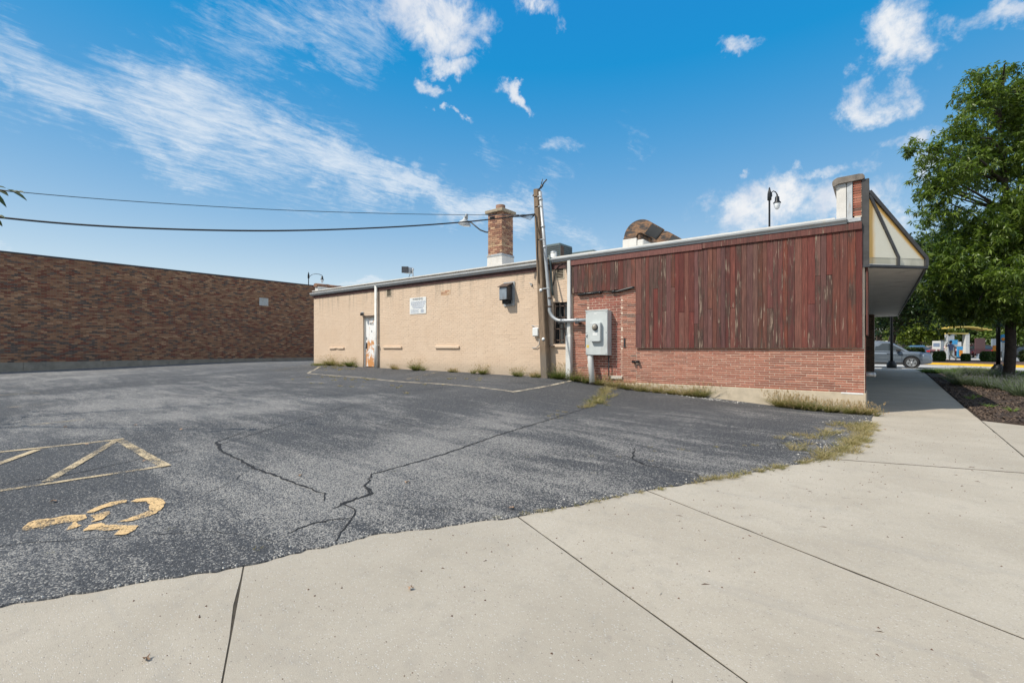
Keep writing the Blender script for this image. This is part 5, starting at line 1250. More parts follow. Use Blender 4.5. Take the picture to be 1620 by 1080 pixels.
GREEN0, GREEN1, DRY0, DRY1, SEED = (.06,.085,.02), (.16,.19,.05), (.26,.20,.09), (.42,.33,.17), (.42,.30,.17)
# weeds along the wall: (x, height, greenness, label)
WD = [(-19.53,.55,.4,'big tawny grass clump at the foot of the tan wall, left of the door'),(-18.75,.22,.6,'low rounded green weed between the two clumps left of the door'),(-17.98,.48,.9,'bushy green weed just left of the rusty door'),
 (-14.95,.22,.2,'thin dry weed below the middle blocked window sill'),(-13.67,.50,.8,'bushy green weed with dry tips below the warning sign'),(-11.7,.18,.5,'tiny weed in the middle of the tan wall base'),(-10.28,.36,.7,'upright green weed right of the right-hand blocked sill'),
 (-8.83,.34,.85,'rounded green weed below the exhaust hood'),(-8.2,.16,.2,'small dry tuft left of the wooden pole base'),(-7.98,.22,.9,'small green tuft touching the foot of the wooden pole'),
 (-7.25,.52,.95,'tall light green weed between the pole and the downspout'),(-6.72,.42,.85,'green weed right of the white downspout'),(-6.38,.36,.8,'leafy weed left of the slanted white cable guard'),(-5.95,.38,.45,'dry seeded weed under the meter cabinet'),
 (-5.5,.34,.3,'straw coloured weed right of the thin ground conduit'),(-5.1,.30,.5,'mixed green and dry weed at the left end of the foundation'),(-4.7,.28,.55,'green weed under the hose valve'),(-4.3,.26,.35,'dry weed in the row right of the hose valve'),
 (-3.95,.26,.3,'brown weed clump before the white gravel'),(-3.2,.42,.6,'large spreading weed with seed heads amid the foundation'),(-3.5,.2,.3,'low brown tuft beside the large spreading weed'),
 (-1.50,.42,.35,'tall tawny seeded weed left of centre on the foundation'),(-1.15,.38,.6,'green weed leaning right of the tall tawny weed'),(-.85,.30,.75,'low green weed in front of the foundation'),(-.55,.30,.6,'mixed weed near the building corner'),
 (-.22,.30,.55,'bushy weed at the building corner'),(.04,.30,.2,'reddish dry weed spilling past the building corner onto the walk')]
for k, (x, h, g_, lab) in enumerate(WD):
    y = -.20 if x < -4.5 or x > -.7 else -.14
    if x > -.1: y = -.16
    z = G(x, y)-.01; r = h*.48+.05; n = int(200+h*620)
    c0 = tuple(a*g_+b*(1-g_) for a, b in zip(GREEN0, DRY0)); c1 = tuple(a*g_+b*(1-g_) for a, b in zip(GREEN1, DRY1))
    qs = [blades(x, y, z, int(n*.55), r*.45, h*.62, .0065, c0, c1, .95, 1., k+1, .45), blades(x, y, z, n//4, r*.5, h*1.05, .0026, c0, c1, .62, 1., k+101, .22, (.5+.4*(1-g_), .012, SEED, 6))]
    rj_ = random.Random(k)
    for q_ in range(3):
        qs.append(blades(x+rj_.gauss(0, r*.9), y+rj_.uniform(-.1, .06), z, n//6, r*.25, h*rj_.uniform(.3, .8), .0045, c0, c1, .8, 1., k*7+q_, .35, (.4*(1-g_)+.15, .010, SEED, 4)))
    Q = np.concatenate([q[0] for q in qs]); T = np.concatenate([q[1] for q in qs])
    Q[:, 1] = np.minimum(Q[:, 1], -.03) if x < -.1 else Q[:, 1]
    tag(np_mesh('weed', Q, None, T, 'grass'), lab, 'weed', 'weeds along the building wall')
# grass fringe along the walk edge and tufts on the asphalt (uncountable)
Qs, Ts = [], []
def fringe(pts, dens, h, w=.003, gk=.45, seed=0, jx=.04):
    dens *= .8; gk -= .24
    rj = random.Random(seed)
    for a, b_ in zip(pts, pts[1:]):
        L = math.hypot(b_[0]-a[0], b_[1]-a[1]); n = max(1, int(L*dens))
        for i in range(n):
            if rj.random() < .25: continue
            t = rj.random(); x = a[0]+(b_[0]-a[0])*t+rj.gauss(0, jx); y = a[1]+(b_[1]-a[1])*t+rj.gauss(0, jx)
            g_ = min(1, max(0, gk+rj.gauss(0, .25))); hh = h*rj.uniform(.5, 1.3)
            c0 = tuple(p*g_+q*(1-g_) for p, q in zip(GREEN0, DRY0)); c1 = tuple(p*g_+q*(1-g_) for p, q in zip(GREEN1, DRY1))
            Q, T = blades(x, y, G(x, y)-.004, int(16+hh*220), hh*1.2+.02, hh, w, c0, c1, .9, 1., rj.randrange(10**6), .4, nseg=2); Qs.append(Q); Ts.append(T)
fringe([(-2.2,-9.3),(-1.9,-8.75),(-1.52,-7.85),(-1.2,-7.2)], 26, .022, .002, .45, 1, .012)
fringe([(-1.2,-7.2),(-.92,-6.6),(-.55,-5.8),(-.3,-5.15)], 45, .045, .0025, .45, 2, .025)
fringe([(-.3,-5.2),(-.12,-4.4),(-.02,-3.6),(.02,-2.6),(.06,-1.6)], 60, .085, .003, .45, 3, .07)
fringe([(-.55,-5.0),(-.75,-4.2),(-.55,-3.4),(-.35,-2.6),(-.25,-1.8)], 26, .085, .003, .35, 4, .12)
fringe([(-2.2,-6.2),(-1.6,-5.6),(-1.1,-4.9)], 9, .03, .0025, .4, 5, .05); fringe([(-3.9,-9.0),(-2.9,-7.2),(-2.1,-6.7)], 3, .018, .002, .4, 6, .03)
fringe([(-1.9,-8.0),(-2.3,-7.2),(-1.9,-6.4)], 4, .02, .002, .35, 16, .1)
fringe([(-4.45,-3.6),(-4.7,-2.6),(-5.2,-1.2),(-5.5,-.5)], 22, .12, .004, .5, 7, .08); fringe([(-4.6,-3.1),(-4.8,-2.4)], 30, .08, .0035, .95, 8, .1)
fringe([(-9.,-1.6),(-10.5,-2.4),(-12.5,-3.8),(-15,-3.4)], 6, .06, .004, .2, 9, .25); fringe([(-8,-3.9),(-11,-4.6),(-14,-4.2)], 5, .05, .004, .25, 10, .4)
fringe([(-15.8,-1.4),(-18,-1.1),(-20.5,-.2)], 7, .07, .005, .25, 11, .3); fringe([(-20.2,-.3),(-21.6,.4),(-22.2,1.2)], 30, .14, .006, .8, 12, .12)
fringe([(-4.2,-5.5),(-4.5,-4.2)], 9, .035, .003, .2, 13, .12); fringe([(-3.1,-10.75),(-3.05,-10.6)], 20, .02, .002, .5, 14, .02); fringe([(-3.9,-10.9),(-3.6,-10.65)], 9, .014, .0015, .5, 15, .02)
fringe([(-4.0,-11.6),(-4.1,-11.5)], 14, .012, .0015, .6, 17, .02)
np_mesh('grass_tufts', np.concatenate(Qs), None, np.concatenate(Ts), 'grass', None, 'stuff')

# bed plants
SAGE = [(2.406,9.774),(2.743,9.385),(3.016,8.695),(3.251,7.546),(3.213,5.944),(3.264,15.489),(3.648,14.778),(3.956,13.224),(4.135,11.816),(2.637,13.992),(4.104,9.542),(3.7,8.3),(3.9,6.9)]
sl = ['first grey green sage clump at the left end of the bed row','second sage clump from the left in the bed, leaning right','third sage clump, wide and silvery','tall sage clump in front of the tree trunk','nearest sage clump at the right edge of the picture',
 'far sage clump behind the yellowish grass','far sage clump left of the black lamp post','sage clump right below the black lamp post','sage clump growing against the tree trunk','dull green sage behind the first clump','sage clump right of the trunk','wide sage clump before the trunk on the right','near sage clump with pale flower stalks on the right']
for k, ((x, y), lab) in enumerate(zip(SAGE, sl)):
    Q, T = blades(x, y, bed_z(x, y), 560, .36, .46, .0042, (.05,.075,.038), (.15,.185,.105), .8, 1., 300+k, .3, (.16, .011, (.17,.16,.20), 6))
    tag(np_mesh('sage_plant', Q, None, T, 'grass'), lab, 'plant', 'grey green sage plants in the bed')
GRS = [(2.289,19.585),(2.423,17.539),(2.834,18.541),(3.388,19.687),(3.804,20.011),(4.171,20.297),(4.514,20.563),(4.761,18.709),(4.995,17.678),(4.911,15.004),(2.1,18.3),(2.75,16.2)]
gl_ = ['bright green grass clump at the far left corner of the bed','bright green grass clump nearest the walk','arching green grass behind the first sage','yellowish grass clump, fourth along the far edge of the bed','yellow green grass left of the lamp post','yellow green grass behind the lamp post','far grass clump between the lamp post and the trunk',
 'grass clump behind the tree trunk','grass clump right of the trunk base','grass clump far right behind the sage','low green grass touching the walk edge','short grass clump in front of the yellowish ones']
for k, ((x, y), lab) in enumerate(zip(GRS, gl_)):
    yel = k in (3, 4, 5, 6)
    Q, T = blades(x, y, bed_z(x, y), 520, .45, .26, .006, (.055,.10,.015) if not yel else (.12,.14,.03), (.16,.24,.04) if not yel else (.30,.30,.08), .95, 1., 400+k, .55)
    tag(np_mesh('grass_clump', Q, None, T, 'grass'), lab, 'grass clump', 'ornamental grass clumps at the far side of the bed')
for k, (x, y) in enumerate([(2.176,2.777),(2.082,4.71),(2.261,5.243),(2.401,1.882)]):
    Q, T = blades(x, y, bed_z(x, y), 40, .10, .12, .006, (.12,.18,.03), (.22,.30,.06), .8, 1., 500+k, .4)
    tag(np_mesh('seedling', Q, None, T, 'grass'), ['light green sprouts in the bare mulch near the front','pair of sprouts in the shaded mulch','sprout in the mulch just before the sage row','dry pale sprout nearest the front edge of the bed'][k], 'seedling')

# trees
def leaf_cloud(lobes, n_cl, per, L, W, c0, c1, seed, droop=.5, surf=.55, rosette=True, zmin=None):
    g = np.random.default_rng(seed); vol = np.array([l[3]**2.4 for l in lobes]); pr_ = vol/vol.sum()
    idx = g.choice(len(lobes), n_cl, p=pr_); Lb = np.array(lobes)[idx]
    d_ = nunit(g.normal(size=(n_cl, 3))); rr_ = g.random(n_cl)**surf
    # ragged lobes
    bumpy = 1+.22*np.sin(d_[:,0]*5+Lb[:,0]*3)*np.sin(d_[:,1]*6+Lb[:,1])*1.0+.15*np.sin(d_[:,2]*9+Lb[:,2]*2)
    C = Lb[:, :3]+d_*(rr_*bumpy*Lb[:, 3])[:, None]*np.array([1,1,.85])
    if zmin is not None: C = C[C[:, 2] > zmin]
    n = len(C); base = np.repeat(C, per, axis=0); m = n*per
    dl = nunit(g.normal(size=(m, 3))*np.array([1,1,.7])+np.array([0,0,-droop*.5]))
    up = nunit(np.cross(dl, nunit(g.normal(size=(m, 3))*.45+np.array([0,0,1.]))))
    LL = L*(.6+.6*g.random(m))[:, None]; WW = W*(.7+.5*g.random(m))[:, None]
    s0 = base+dl*LL*.08; mid = base+dl*LL*.5+np.array([0,0,-.02])*LL/.15*droop; tip = base+dl*LL+np.array([0,0,-.07])*LL/.15*droop
    Q = np.stack([s0, mid+up*WW*.5, tip, mid-up*WW*.5], 1).reshape(-1, 3)
    clk = np.repeat(g.random((n, 1)), per, axis=0)*.6+.4*g.random((m, 1)); T = np.array(c0)*(1-clk)+np.array(c1)*clk
    return Q, T, C
def branches(mb, trunk_pts, lobes, r0, seed, per_lobe=3, spread=.8):
    rj = random.Random(seed); tp = [Vector(p) for p in trunk_pts]
    for (x, y, z, r) in lobes:
        for k in range(per_lobe):
            tgt = Vector((x, y, z))+Vector((rj.gauss(0,1), rj.gauss(0,1), rj.gauss(0,.6)))*r*.5*(1 if k else .2)
            cand = [p for p in tp if p.z < tgt.z-.1] or [tp[0]]
            st = max(cand, key=lambda p: p.z-.35*(p-tgt).length-rj.uniform(0, .8))
            midp = st.lerp(tgt, .5)+Vector((rj.gauss(0,.12), rj.gauss(0,.12), rj.uniform(0,.3)))*r
            rad = r0*max(.10, .34-.02*k)*(min(1.3, r)**.5)
            mb.tube(smooth_pts([st, midp, tgt], 4), [rad*(1-.085*i) for i in range(9)], 5, False)
def tree(name, lab, base, trunk_top, r0, lobes, n_cl, per, L, W, c0, c1, seed, lean=(0,0), mat='bark', per_lobe=3, surf=.55, droop=.5, zmin=None, group=None):
    T_ = thing(name, lab, 'tree', base, group); b = Vector(base); n = 10
    tp = [b+Vector((lean[0]*(i/n)**1.3+.05*math.sin(i*1.3+seed), lean[1]*(i/n)**1.3+.05*math.cos(i*1.1), (trunk_top-b.z)*i/n)) for i in range(n+1)]
    mb = MB(); mb.tube(smooth_pts([b+Vector((0,0,-.1))]+tp, 3), [r0*(1.25 if i < 2 else (1-.8*max(0,(i-2)/(3*(n+1))))) for i in range(3*(n+1)+1)], 12); mb.build('trunk', mat, T_)
    mb = MB(); branches(mb, tp[3:], lobes, r0, seed, per_lobe); mb.build('branches', mat, T_)
    Q, T, C = leaf_cloud(lobes, n_cl, per, L, W, c0, c1, seed, droop, surf, zmin=zmin)
    Q = Q-np.array(base); np_mesh('crown', Q, None, T, 'leaf', T_); return T_
T1 = [(3.093,11.023,10.195,.8),(3.988,12.352,10.008,1.3),(2.657,10.684,8.98,.85),(1.654,9.27,8.107,.5),(1.135,8.613,8.086,.35),(2.077,9.598,7.25,1.0),(1.738,9.335,6.072,.7),(1.569,9.204,6.715,.5),(3.089,11.654,7.96,1.3),(4.706,12.911,8.642,2),(4.153,11.468,6.131,1.3),
 (2.657,10.684,5.336,1.4),(3.988,12.352,4.774,1.9),(2.077,9.598,4.144,1.1),(3.18,11.091,3.327,1.2),(4.526,12.772,3.3,1.5),(2.191,10.955,3.139,.8),(5.784,13.75,5.912,2.4),(3.808,12.212,11.373,.4),(2.951,11.166,10.973,.4),(4.706,12.911,10.463,1.3),(1.473,10.396,3.608,.6),(3.589,8.875,3.495,.9),(3.2,11.3,2.75,.7),(4.4,12.3,2.6,.9),(2.5,12.0,2.8,.7),(3.9,11.0,2.6,.5),(5.3,12.8,2.5,.8)]
tree('tree', 'large green tree with narrow leaves at the right edge, rising above the canopy', (3.934,12.311,.2), 10.2, .17, T1, 9800, 12, .19, .05, (.028,.065,.010), (.195,.26,.042), 31, (-.3,-.5), 'bark_dark', 2, .5, .6, 1.8)
T3 = [(.79,36.473,5.43,2.6),(2.195,37.566,7.973,2.8),(3.614,36.136,8.589,2.0),(3.4,38.504,5.43,3.0),(5.407,40.066,7.464,3.2),(.589,36.317,3.5,1.6),(2.597,37.879,4.4,2.),(4.604,39.441,4.9,2.4),(7.013,41.315,8.991,3.4),(7.013,41.315,5.412,2.4),(2.663,35.396,9.312,1.4)]
tree('tree', 'big dark green tree behind the grey car and the canopy edge', (.72,41.5,.12), 8, .33, T3, 5200, 8, .26, .12, (.012,.030,.008), (.040,.075,.018), 32, (2.5,-3), 'bark_dark', 3, .55, .4)
T4 = [(2.235,60.404,3.2,1.6),(3.418,61.325,3.8,1.9),(4.601,62.246,3.4,1.7),(5.666,63.075,3.0,1.3),(3.714,61.555,2.6,1.6),(6.6,64,3.1,1.2)]
tree('tree', 'small yellow green tree behind the parked cars', (3.7,61.6,.12), 3, .12, T4, 2600, 7, .28, .14, (.06,.11,.012), (.26,.30,.04), 33, mat='bark', per_lobe=2)
far_ = [(14,78,4.5,'bright green tree beyond the far wall, behind the menu canopy',(.05,.09,.015),(.17,.23,.05)),(21,84,5.2,'mid green tree beyond the far wall at the right edge',(.04,.08,.015),(.14,.20,.045)),(9,86,6.5,'tall pale green tree far behind the yellow canopy',(.04,.075,.015),(.13,.18,.04)),
 (0,78,6,'dark leafy tree far behind the dark car',(.02,.045,.012),(.07,.11,.03)),(4,92,7,'hazy green tree farthest behind the small yellow green tree',(.03,.055,.02),(.10,.14,.05)),(27,80,5,'round green tree beyond the right edge of the far wall',(.03,.06,.012),(.11,.16,.035)),(16,98,8,'tallest distant tree above the far wall',(.025,.05,.015),(.08,.13,.035)),(-6,88,6,'distant tree behind the building end',(.025,.05,.015),(.08,.13,.035))]
for k, (x, y, r, lab, c0, c1) in enumerate(far_):
    rj = random.Random(60+k); lob = [(x+rj.gauss(0,r*.4), y+rj.gauss(0,r*.3), .8+r*.62+rj.gauss(0,r*.22), r*.42) for _ in range(9)]
    tree('tree', lab, (x, y, .1), r, .25, lob, 1500, 6, .5, .28, c0, c1, 70+k, per_lobe=2, group='trees beyond the far wall')
# young tree outside the left edge of the frame, its branch tips reach into view
lobe_l = [(-8.95,-11.65,3.60,.34),(-8.72,-11.46,3.37,.20),(-8.60,-11.38,3.04,.12),(-8.74,-11.48,4.64,.18)]
TL = thing('tree', 'broadleaf tree left of the frame with a few leafy twig tips reaching into the sky', 'tree', (-13.4,-14.6,.0))
mb = MB(); mb.tube([(-13.4,-14.6,-.1),(-13.3,-14.5,2.4),(-13.0,-14.3,4.2)], [.11,.08,.05], 10); mb.build('trunk', 'bark', TL)
mb = MB()
for (tx, ty, tz) in [(-8.40,-11.23,3.33),(-8.55,-11.36,3.02),(-8.68,-11.42,4.66)]:
    mb.tube(smooth_pts([(-13.1,-14.4,3.2),(-11.2,-13.2,3.9+(tz-3.3)*.4),(tx-.5,ty-.35,tz+.10),(tx,ty,tz)], 6), [.020-.00085*i for i in range(19)], 6, False)
mb.build('branches', 'bark', TL)
Qs, Ts = [], []; g = np.random.default_rng(9)
def big_leaf(p, d_, L, W):
    d_ = Vector(d_).normalized(); s = d_.cross(Vector((.2,-.5,1))).normalized(); p = Vector(p); q = []
    prof = [(0,.1),(.2,.75),(.45,1),(.7,.8),(.9,.35),(1,.02)]; pts = []
    for t, w in prof: c = p+d_*L*t+Vector((0,0,-.35*L*t*t)); pts.append((c-s*W*w/2+Vector((0,0,.012*w)), c, c+s*W*w/2+Vector((0,0,.012*w))))
    for a, b_ in zip(pts, pts[1:]):
        q += [a[0], a[1], b_[1], b_[0], a[1], a[2], b_[2], b_[1]]
    k = random.uniform(.7, 1.3); Qs.append(np.array([tuple(v) for v in q])-np.array([-13.4,-14.6,0])); Ts.append(np.tile(np.array([.045,.065,.012])*k, (len(q)//4, 1)))
for (p, d_, L) in [((-8.62,-11.40,3.36),(.75,.55,-.1),.17),((-8.50,-11.31,3.37),(.5,.9,-.3),.20),((-8.48,-11.29,3.34),(.9,.5,.12),.16),((-8.72,-11.46,3.38),(.3,.7,-.6),.22),((-8.44,-11.25,3.335),(.8,.6,.25),.13),((-8.66,-11.42,3.40),(.5,.7,.3),.14),((-8.80,-11.52,3.42),(.6,.7,.5),.18),
  ((-8.63,-11.40,3.04),(.7,.6,.0),.12),((-8.68,-11.44,3.02),(.7,.6,-.4),.16),((-8.75,-11.47,4.69),(.8,.6,-.25),.16),((-8.78,-11.49,4.66),(.6,.6,-.5),.13),((-8.72,-11.44,4.70),(.9,.4,.1),.10)]: big_leaf(p, d_, L, L*.42)
for k in range(70):
    p = np.array([-13.0,-14.4,4.0])+g.normal(size=3)*np.array([.7,.6,.4]); big_leaf(p, g.normal(size=3), .16, .07)
np_mesh('leaves', np.concatenate(Qs), None, np.concatenate(Ts), 'leaf', TL)
# small plant on the rear parapet
Q, T = blades(XL+.3, 3.4, 4.4, 120, .3, .32, .012, (.05,.09,.02), (.14,.2,.05), .8, 1., 77, .3); tag(np_mesh('weed', Q, None, T, 'grass'), 'small green weed sprouting behind the clay tile coping on the roof', 'weed')

# ================================================================== STREET OBJECTS BEHIND
def car(name, lab, paint, L=4.6, W=1.84, H=1.68, cat='car', hatch=True):
    """local frame: +X is the nose, wheels on z=0, built at the origin"""
    C = thing(name, lab, cat, (0,0,0)); hl = L/2; hw = W/2
    st = [(-hl,.42,.80,.80),(-hl+.06,.30,1.02,.90),(-hl+.35,.24,1.06,.97),(-1.2,.22,1.04,1.),(0,.22,1.02,1.),(.9,.22,1.03,1.),(1.25,.22,1.03,.99),(1.75,.24,1.00,.97),(hl-.22,.26,.93,.92),(hl-.05,.30,.84,.84),(hl+.03,.36,.66,.74)]
    mb = MB(); V = []; m = 12
    for (x, zb, zt, k) in st:
        w = hw*k
        V += [(x,-w*.80,zb),(x,-w*.96,zb+.06),(x,-w,zb+.22),(x,-w*.985,zt-.20),(x,-w*.95,zt-.07),(x,-w*.84,zt),(x,w*.84,zt),(x,w*.95,zt-.07),(x,w*.985,zt-.20),(x,w,zb+.22),(x,w*.96,zb+.06),(x,w*.80,zb)]
    F = []
    for i in range(len(st)-1):
        for k in range(m): k2 = (k+1) % m; F.append((m*i+k, m*i+k2, m*(i+1)+k2, m*(i+1)+k))
    F += [tuple(range(m)), tuple(reversed(range(m*(len(st)-1), m*len(st))))]
    mb.add(V, F, None, True); mb.build('body', paint, C)
    # greenhouse: bottom and top outline
    gb_ = [(-hl+.12,1.03),(-hl+.45,1.5*H/1.68),(-1.1,H-.02),(-.2,H),(.35,H-.05),(1.30,.99)]
    mb = MB(); top = [(-hl+.55,H-.13),(-1.1,H-.02),(-.2,H),(.38,H-.06)]; bot = [(-hl+.14,1.03),(-1.1,1.03),(-.2,1.01),(1.30,.985)]
    V = []
    for (bx, bz), (tx, tz) in zip(bot, top): V += [(bx,-hw*.93,bz),(tx,-hw*.70,tz-.06),(tx,-hw*.60,tz),(tx,hw*.60,tz),(tx,hw*.70,tz-.06),(bx,hw*.93,bz)]
    F = []
    for i in range(3):
        for k in range(5): F.append((6*i+k, 6*i+k+1, 6*i+7+k, 6*i+6+k))
    F += [(0,1,2,3,4,5), (23,22,21,20,19,18)]
    mb.add(V, F, None, False); mb.build('roof', paint, C)
    def glass_side(s, pts, name='side_window'):
        # points (x, t) with t 0 bottom..1 top of the inclined side
        q = []
        for (x, t) in pts:
            z = 1.03+(H-.10-1.03)*t; y = (hw*.93+(hw*.70-hw*.93)*t)+.006; q.append((x, s*y, z))
        mb = MB(); n = len(q); mb.add(q+[(x, y-s*.012, z) for x, y, z in q], [tuple(range(n)), tuple(range(2*n-1, n-1, -1))]+[(i, (i+1) % n, (i+1) % n+n, i+n) for i in range(n)]); mb.build(name, 'car_glass', C)
    for s in (-1, 1):
        glass_side(s, [(-.42,.08),(1.05,.06),(.34,.88),(-.36,.90)]); glass_side(s, [(-1.35,.08),(-.50,.08),(-.44,.90),(-1.28,.86)]); glass_side(s, [(-1.95,.10),(-1.43,.08),(-1.36,.84),(-1.72,.74)], 'quarter_window')
        mb = MB(); mb.add([(1.27,-hw*.70*s+0,1.02)]*1+[(0,0,0)]*0, []) 
        for wx in (1.36,-1.34):
            mb = MB(); mb.lathe([(.0,.0),(.40,.0),(.41,-.03)], (wx, s*(hw*1.0+.004)+0, .36), 24, 'y'); o = mb.build('wheel_arch', 'car_trim', C)
            mb = MB(); y0 = s*(hw-.16); y1 = s*(hw+.02)
            mb.lathe([(.20,y0-wx*0),(.33,y0),(.345,y0+s*.03),(.345,y1-s*.03),(.325,y1),(.235,y1)], (wx,0,.345), 24, 'y'); wh = mb.build('wheel', 'tire', C)
            mb = MB(); mb.lathe([(.235,y1),(.235,y1-s*.03),(.06,y1-s*.05),(.0,y1-s*.05)], (wx,0,.345), 20, 'y'); r_ = mb.build('rim_back', 'dark_metal', C); r_.parent = wh
            mb = MB()
            for k in range(5):
                t = k*2*math.pi/5+.3; dx_, dz_ = math.cos(t), math.sin(t); nx_, nz_ = -dz_*.035, dx_*.035
                for dd in (-.07, .07):
                    ex_, ez_ = math.cos(t+dd*3)*.225, math.sin(t+dd*3)*.225
                    mb.add([(wx+dx_*.03-nx_, y1-s*.012, .345+dz_*.03-nz_),(wx+dx_*.03+nx_, y1-s*.012, .345+dz_*.03+nz_),(wx+ex_+nx_*.8, y1-s*.004, .345+ez_+nz_*.8),(wx+ex_-nx_*.8, y1-s*.004, .345+ez_-nz_*.8)], [(0,1,2,3)])
            mb.lathe([(.0,y1+s*.0),(.045,y1),(.05,y1-s*.02)], (wx,0,.345), 12, 'y'); mb.lathe([(.215,y1-s*.004),(.24,y1+s*.003)], (wx,0,.345), 24, 'y'); r_ = mb.build('rim', 'rim', C); r_.parent = wh
        mb = MB(); mb.box(.62,.85,s*(hw+.0),s*(hw+.20),1.02,1.17, None, .03); mb.build('mirror', 'car_trim', C)
        mb = MB(); mb.box(.16,.36,s*(hw+.0),s*(hw+.03),.90,.93, None, .006); mb.build('door_handle', paint, C)
        mb = MB(); mb.box(-.86,-.66,s*(hw+.0),s*(hw+.03),.91,.94, None, .006); mb.build('door_handle', paint, C)
        mb = MB(); mb.box(-.95,.95,s*(hw-.03),s*(hw+.012),.22,.32, None, .01); mb.build('side_skirt', 'car_trim', C)
        for sx in (-.46,.90): mb = MB(); mb.box(sx, sx+.012, s*(hw-.01), s*(hw+.003), .34, 1.0); mb.build('door_seam', 'car_trim', C)
        mb = MB(); mb.add([(hl-.42,s*hw*.93,.74),(hl-.10,s*hw*.82,.70),(hl-.03,s*hw*.62,.68),(hl-.07,s*hw*.62,.76),(hl-.16,s*hw*.80,.80),(hl-.45,s*hw*.93,.83)], [(0,1,2,3,4,5)]); mb.v = [(x+.012, y*1.012, z) for x, y, z in mb.v]; mb.build('headlight', 'chrome', C)
        mb = MB(); mb.box(-hl-.01,-hl+.20,s*hw*.62,s*hw*.93,.82,.98, None, .02); mb.build('tail_light', 'red_lens', C)
    mb = MB(); mb.add([(1.27,-hw*.80,1.01),(1.27,hw*.80,1.01),(.41,hw*.58,H-.07),(.41,-hw*.58,H-.07)], [(0,1,2,3)]); mb.v = [(x+.008, y, z+.006) for x, y, z in mb.v]; mb.build('windscreen', 'car_glass', C)
    mb = MB(); mb.add([(-hl+.14,-hw*.80,1.08),(-hl+.14,hw*.80,1.08),(-hl+.52,hw*.58,H-.17),(-hl+.52,-hw*.58,H-.17)], [(0,3,2,1)]); mb.v = [(x-.010, y, z+.004) for x, y, z in mb.v]; mb.build('rear_window', 'car_glass', C)
    mb = MB(); mb.box(hl-.05,hl+.01,-.45,.45,.36,.60, None, .01); mb.build('grille', 'car_trim', C)
    mb = MB(); mb.box(-hl-.012,-hl+.05,-.26,.26,.62,.76, None, .005); mb.build('licence_plate', 'white_plastic', C)
    return C
c1_ = car('suv', 'grey blue suv parked on the street beyond the end of the walk', 'car_grey'); c1_.location = (.42,26.35,.115)
c2_ = car('suv', 'dark red suv seen from behind in the drive-through lane', 'car_red', 4.7, 1.88, 1.72); c2_.location = (10.2,72.5,.12); c2_.rotation_euler = (0,0,R(100))
c3_ = car('car', 'blue car parked behind the bonnet of the grey suv', 'car_blue', 4.4, 1.78, 1.5); c3_.location = (3.2,52.5,.12); c3_.rotation_euler = (0,0,R(95))
c4_ = car('car', 'dark red car half hidden behind the menu board posters', 'car_red', 4.5, 1.8, 1.5); c4_.location = (7.2,70.0,.12); c4_.rotation_euler = (0,0,R(-20))
c5_ = car('car', 'dark car beyond the tree trunk at the right edge', 'car_dark', 4.5, 1.8, 1.5); c5_.location = (15.6,76.,.12); c5_.rotation_euler = (0,0,R(20))

# far wall, railing, gate pillar
FW = thing('boundary_wall', 'pale concrete boundary wall with a dark railing at the back of the far lot', 'wall', (10,80,.12))
def seg_on(mb, x0, y0, x1, y1, th, z0, z1):
    d_ = Vector((x1-x0, y1-y0)).normalized(); n = Vector((-d_.y, d_.x))*th
    p = [(x0,y0),(x1,y1),(x1+n.x,y1+n.y),(x0+n.x,y0+n.y)]; mb.add([(x,y,z0) for x,y in p]+[(x,y,z1) for x,y in p], [(0,3,2,1),(4,5,6,7),(0,1,5,4),(1,2,6,5),(2,3,7,6),(3,0,4,7)])
for k in range(12):
    xa = 3.2+k*2.; ya = 73.6+k*1.56; mb = MB(); seg_on(mb, xa, ya, xa+1.97, ya+1.54, .25, .1, 1.62); mb.build('panel', 'far_concrete', FW)
mb = MB(); seg_on(mb, 3.2,73.65,26,91.4,.04,1.95,2.0); seg_on(mb, 3.2,73.65,26,91.4,.04,1.65,1.69)
for k in range(90): x = 3.2+k*.25; y = 73.65+k*.195; mb.box(x, x+.06, y, y+.06, 1.62, 1.98)
mb.build('railing', 'far_grey', FW)
o = thing('garden_wall', 'grey block wall end behind the bonnet of the grey suv', 'wall', (1.9,62.6,.1)); mb = MB(); seg_on(mb, .4,61.6,3.4,63.9,.3,.1,2.1); mb.build('blocks', 'far_grey', o); mb = MB(); seg_on(mb, .3,61.5,3.5,64.,.4,2.1,2.22); mb.build('cap', 'far_concrete', o)
# hedges
def hedge(x, y, w, d_, h, lab, seed, c0=(.025,.06,.012), c1=(.09,.16,.03)):
    H_ = thing('hedge', lab, 'hedge', (x, y, .2), 'clipped hedges on the kerb island')
    g = np.random.default_rng(seed); n = 2600; p = g.random((n, 3))-.5; ax = g.integers(0, 3, n); sg = np.where(g.random(n) < .5, -.5, .5); p[np.arange(n), ax] = sg
    p *= (1-.12*(np.linalg.norm(p, axis=1)[:, None] > .72)); P = p*np.array([w, d_, h])+np.array([0,0,h/2]); P[:, 2] = np.maximum(P[:, 2], .02)
    a = nunit(g.normal(size=(n, 3)))*.05; b_ = nunit(np.cross(a, g.normal(size=(n, 3))))*.035
    Q = np.stack([P-a, P+b_, P+a, P-b_], 1).reshape(-1, 3); k = g.random((n, 1)); np_mesh('foliage', Q, None, np.array(c0)*(1-k)+np.array(c1)*k, 'leaf', H_)
    mb = MB(); mb.box(x-w*.44, x+w*.44, y-d_*.44, y+d_*.44, .2, .2+h*.93); mb.build('twigs', 'bark_dark', H_); H_.rotation_euler = (0,0,yaw)
    for ch_ in H_.children: pass
    return H_
hedge(4.15,40.5,.60,.6,.86,'square clipped hedge directly left of the walking person',1); hedge(5.85,41.6,.42,.42,.66,'small square hedge directly right of the walking person',2)
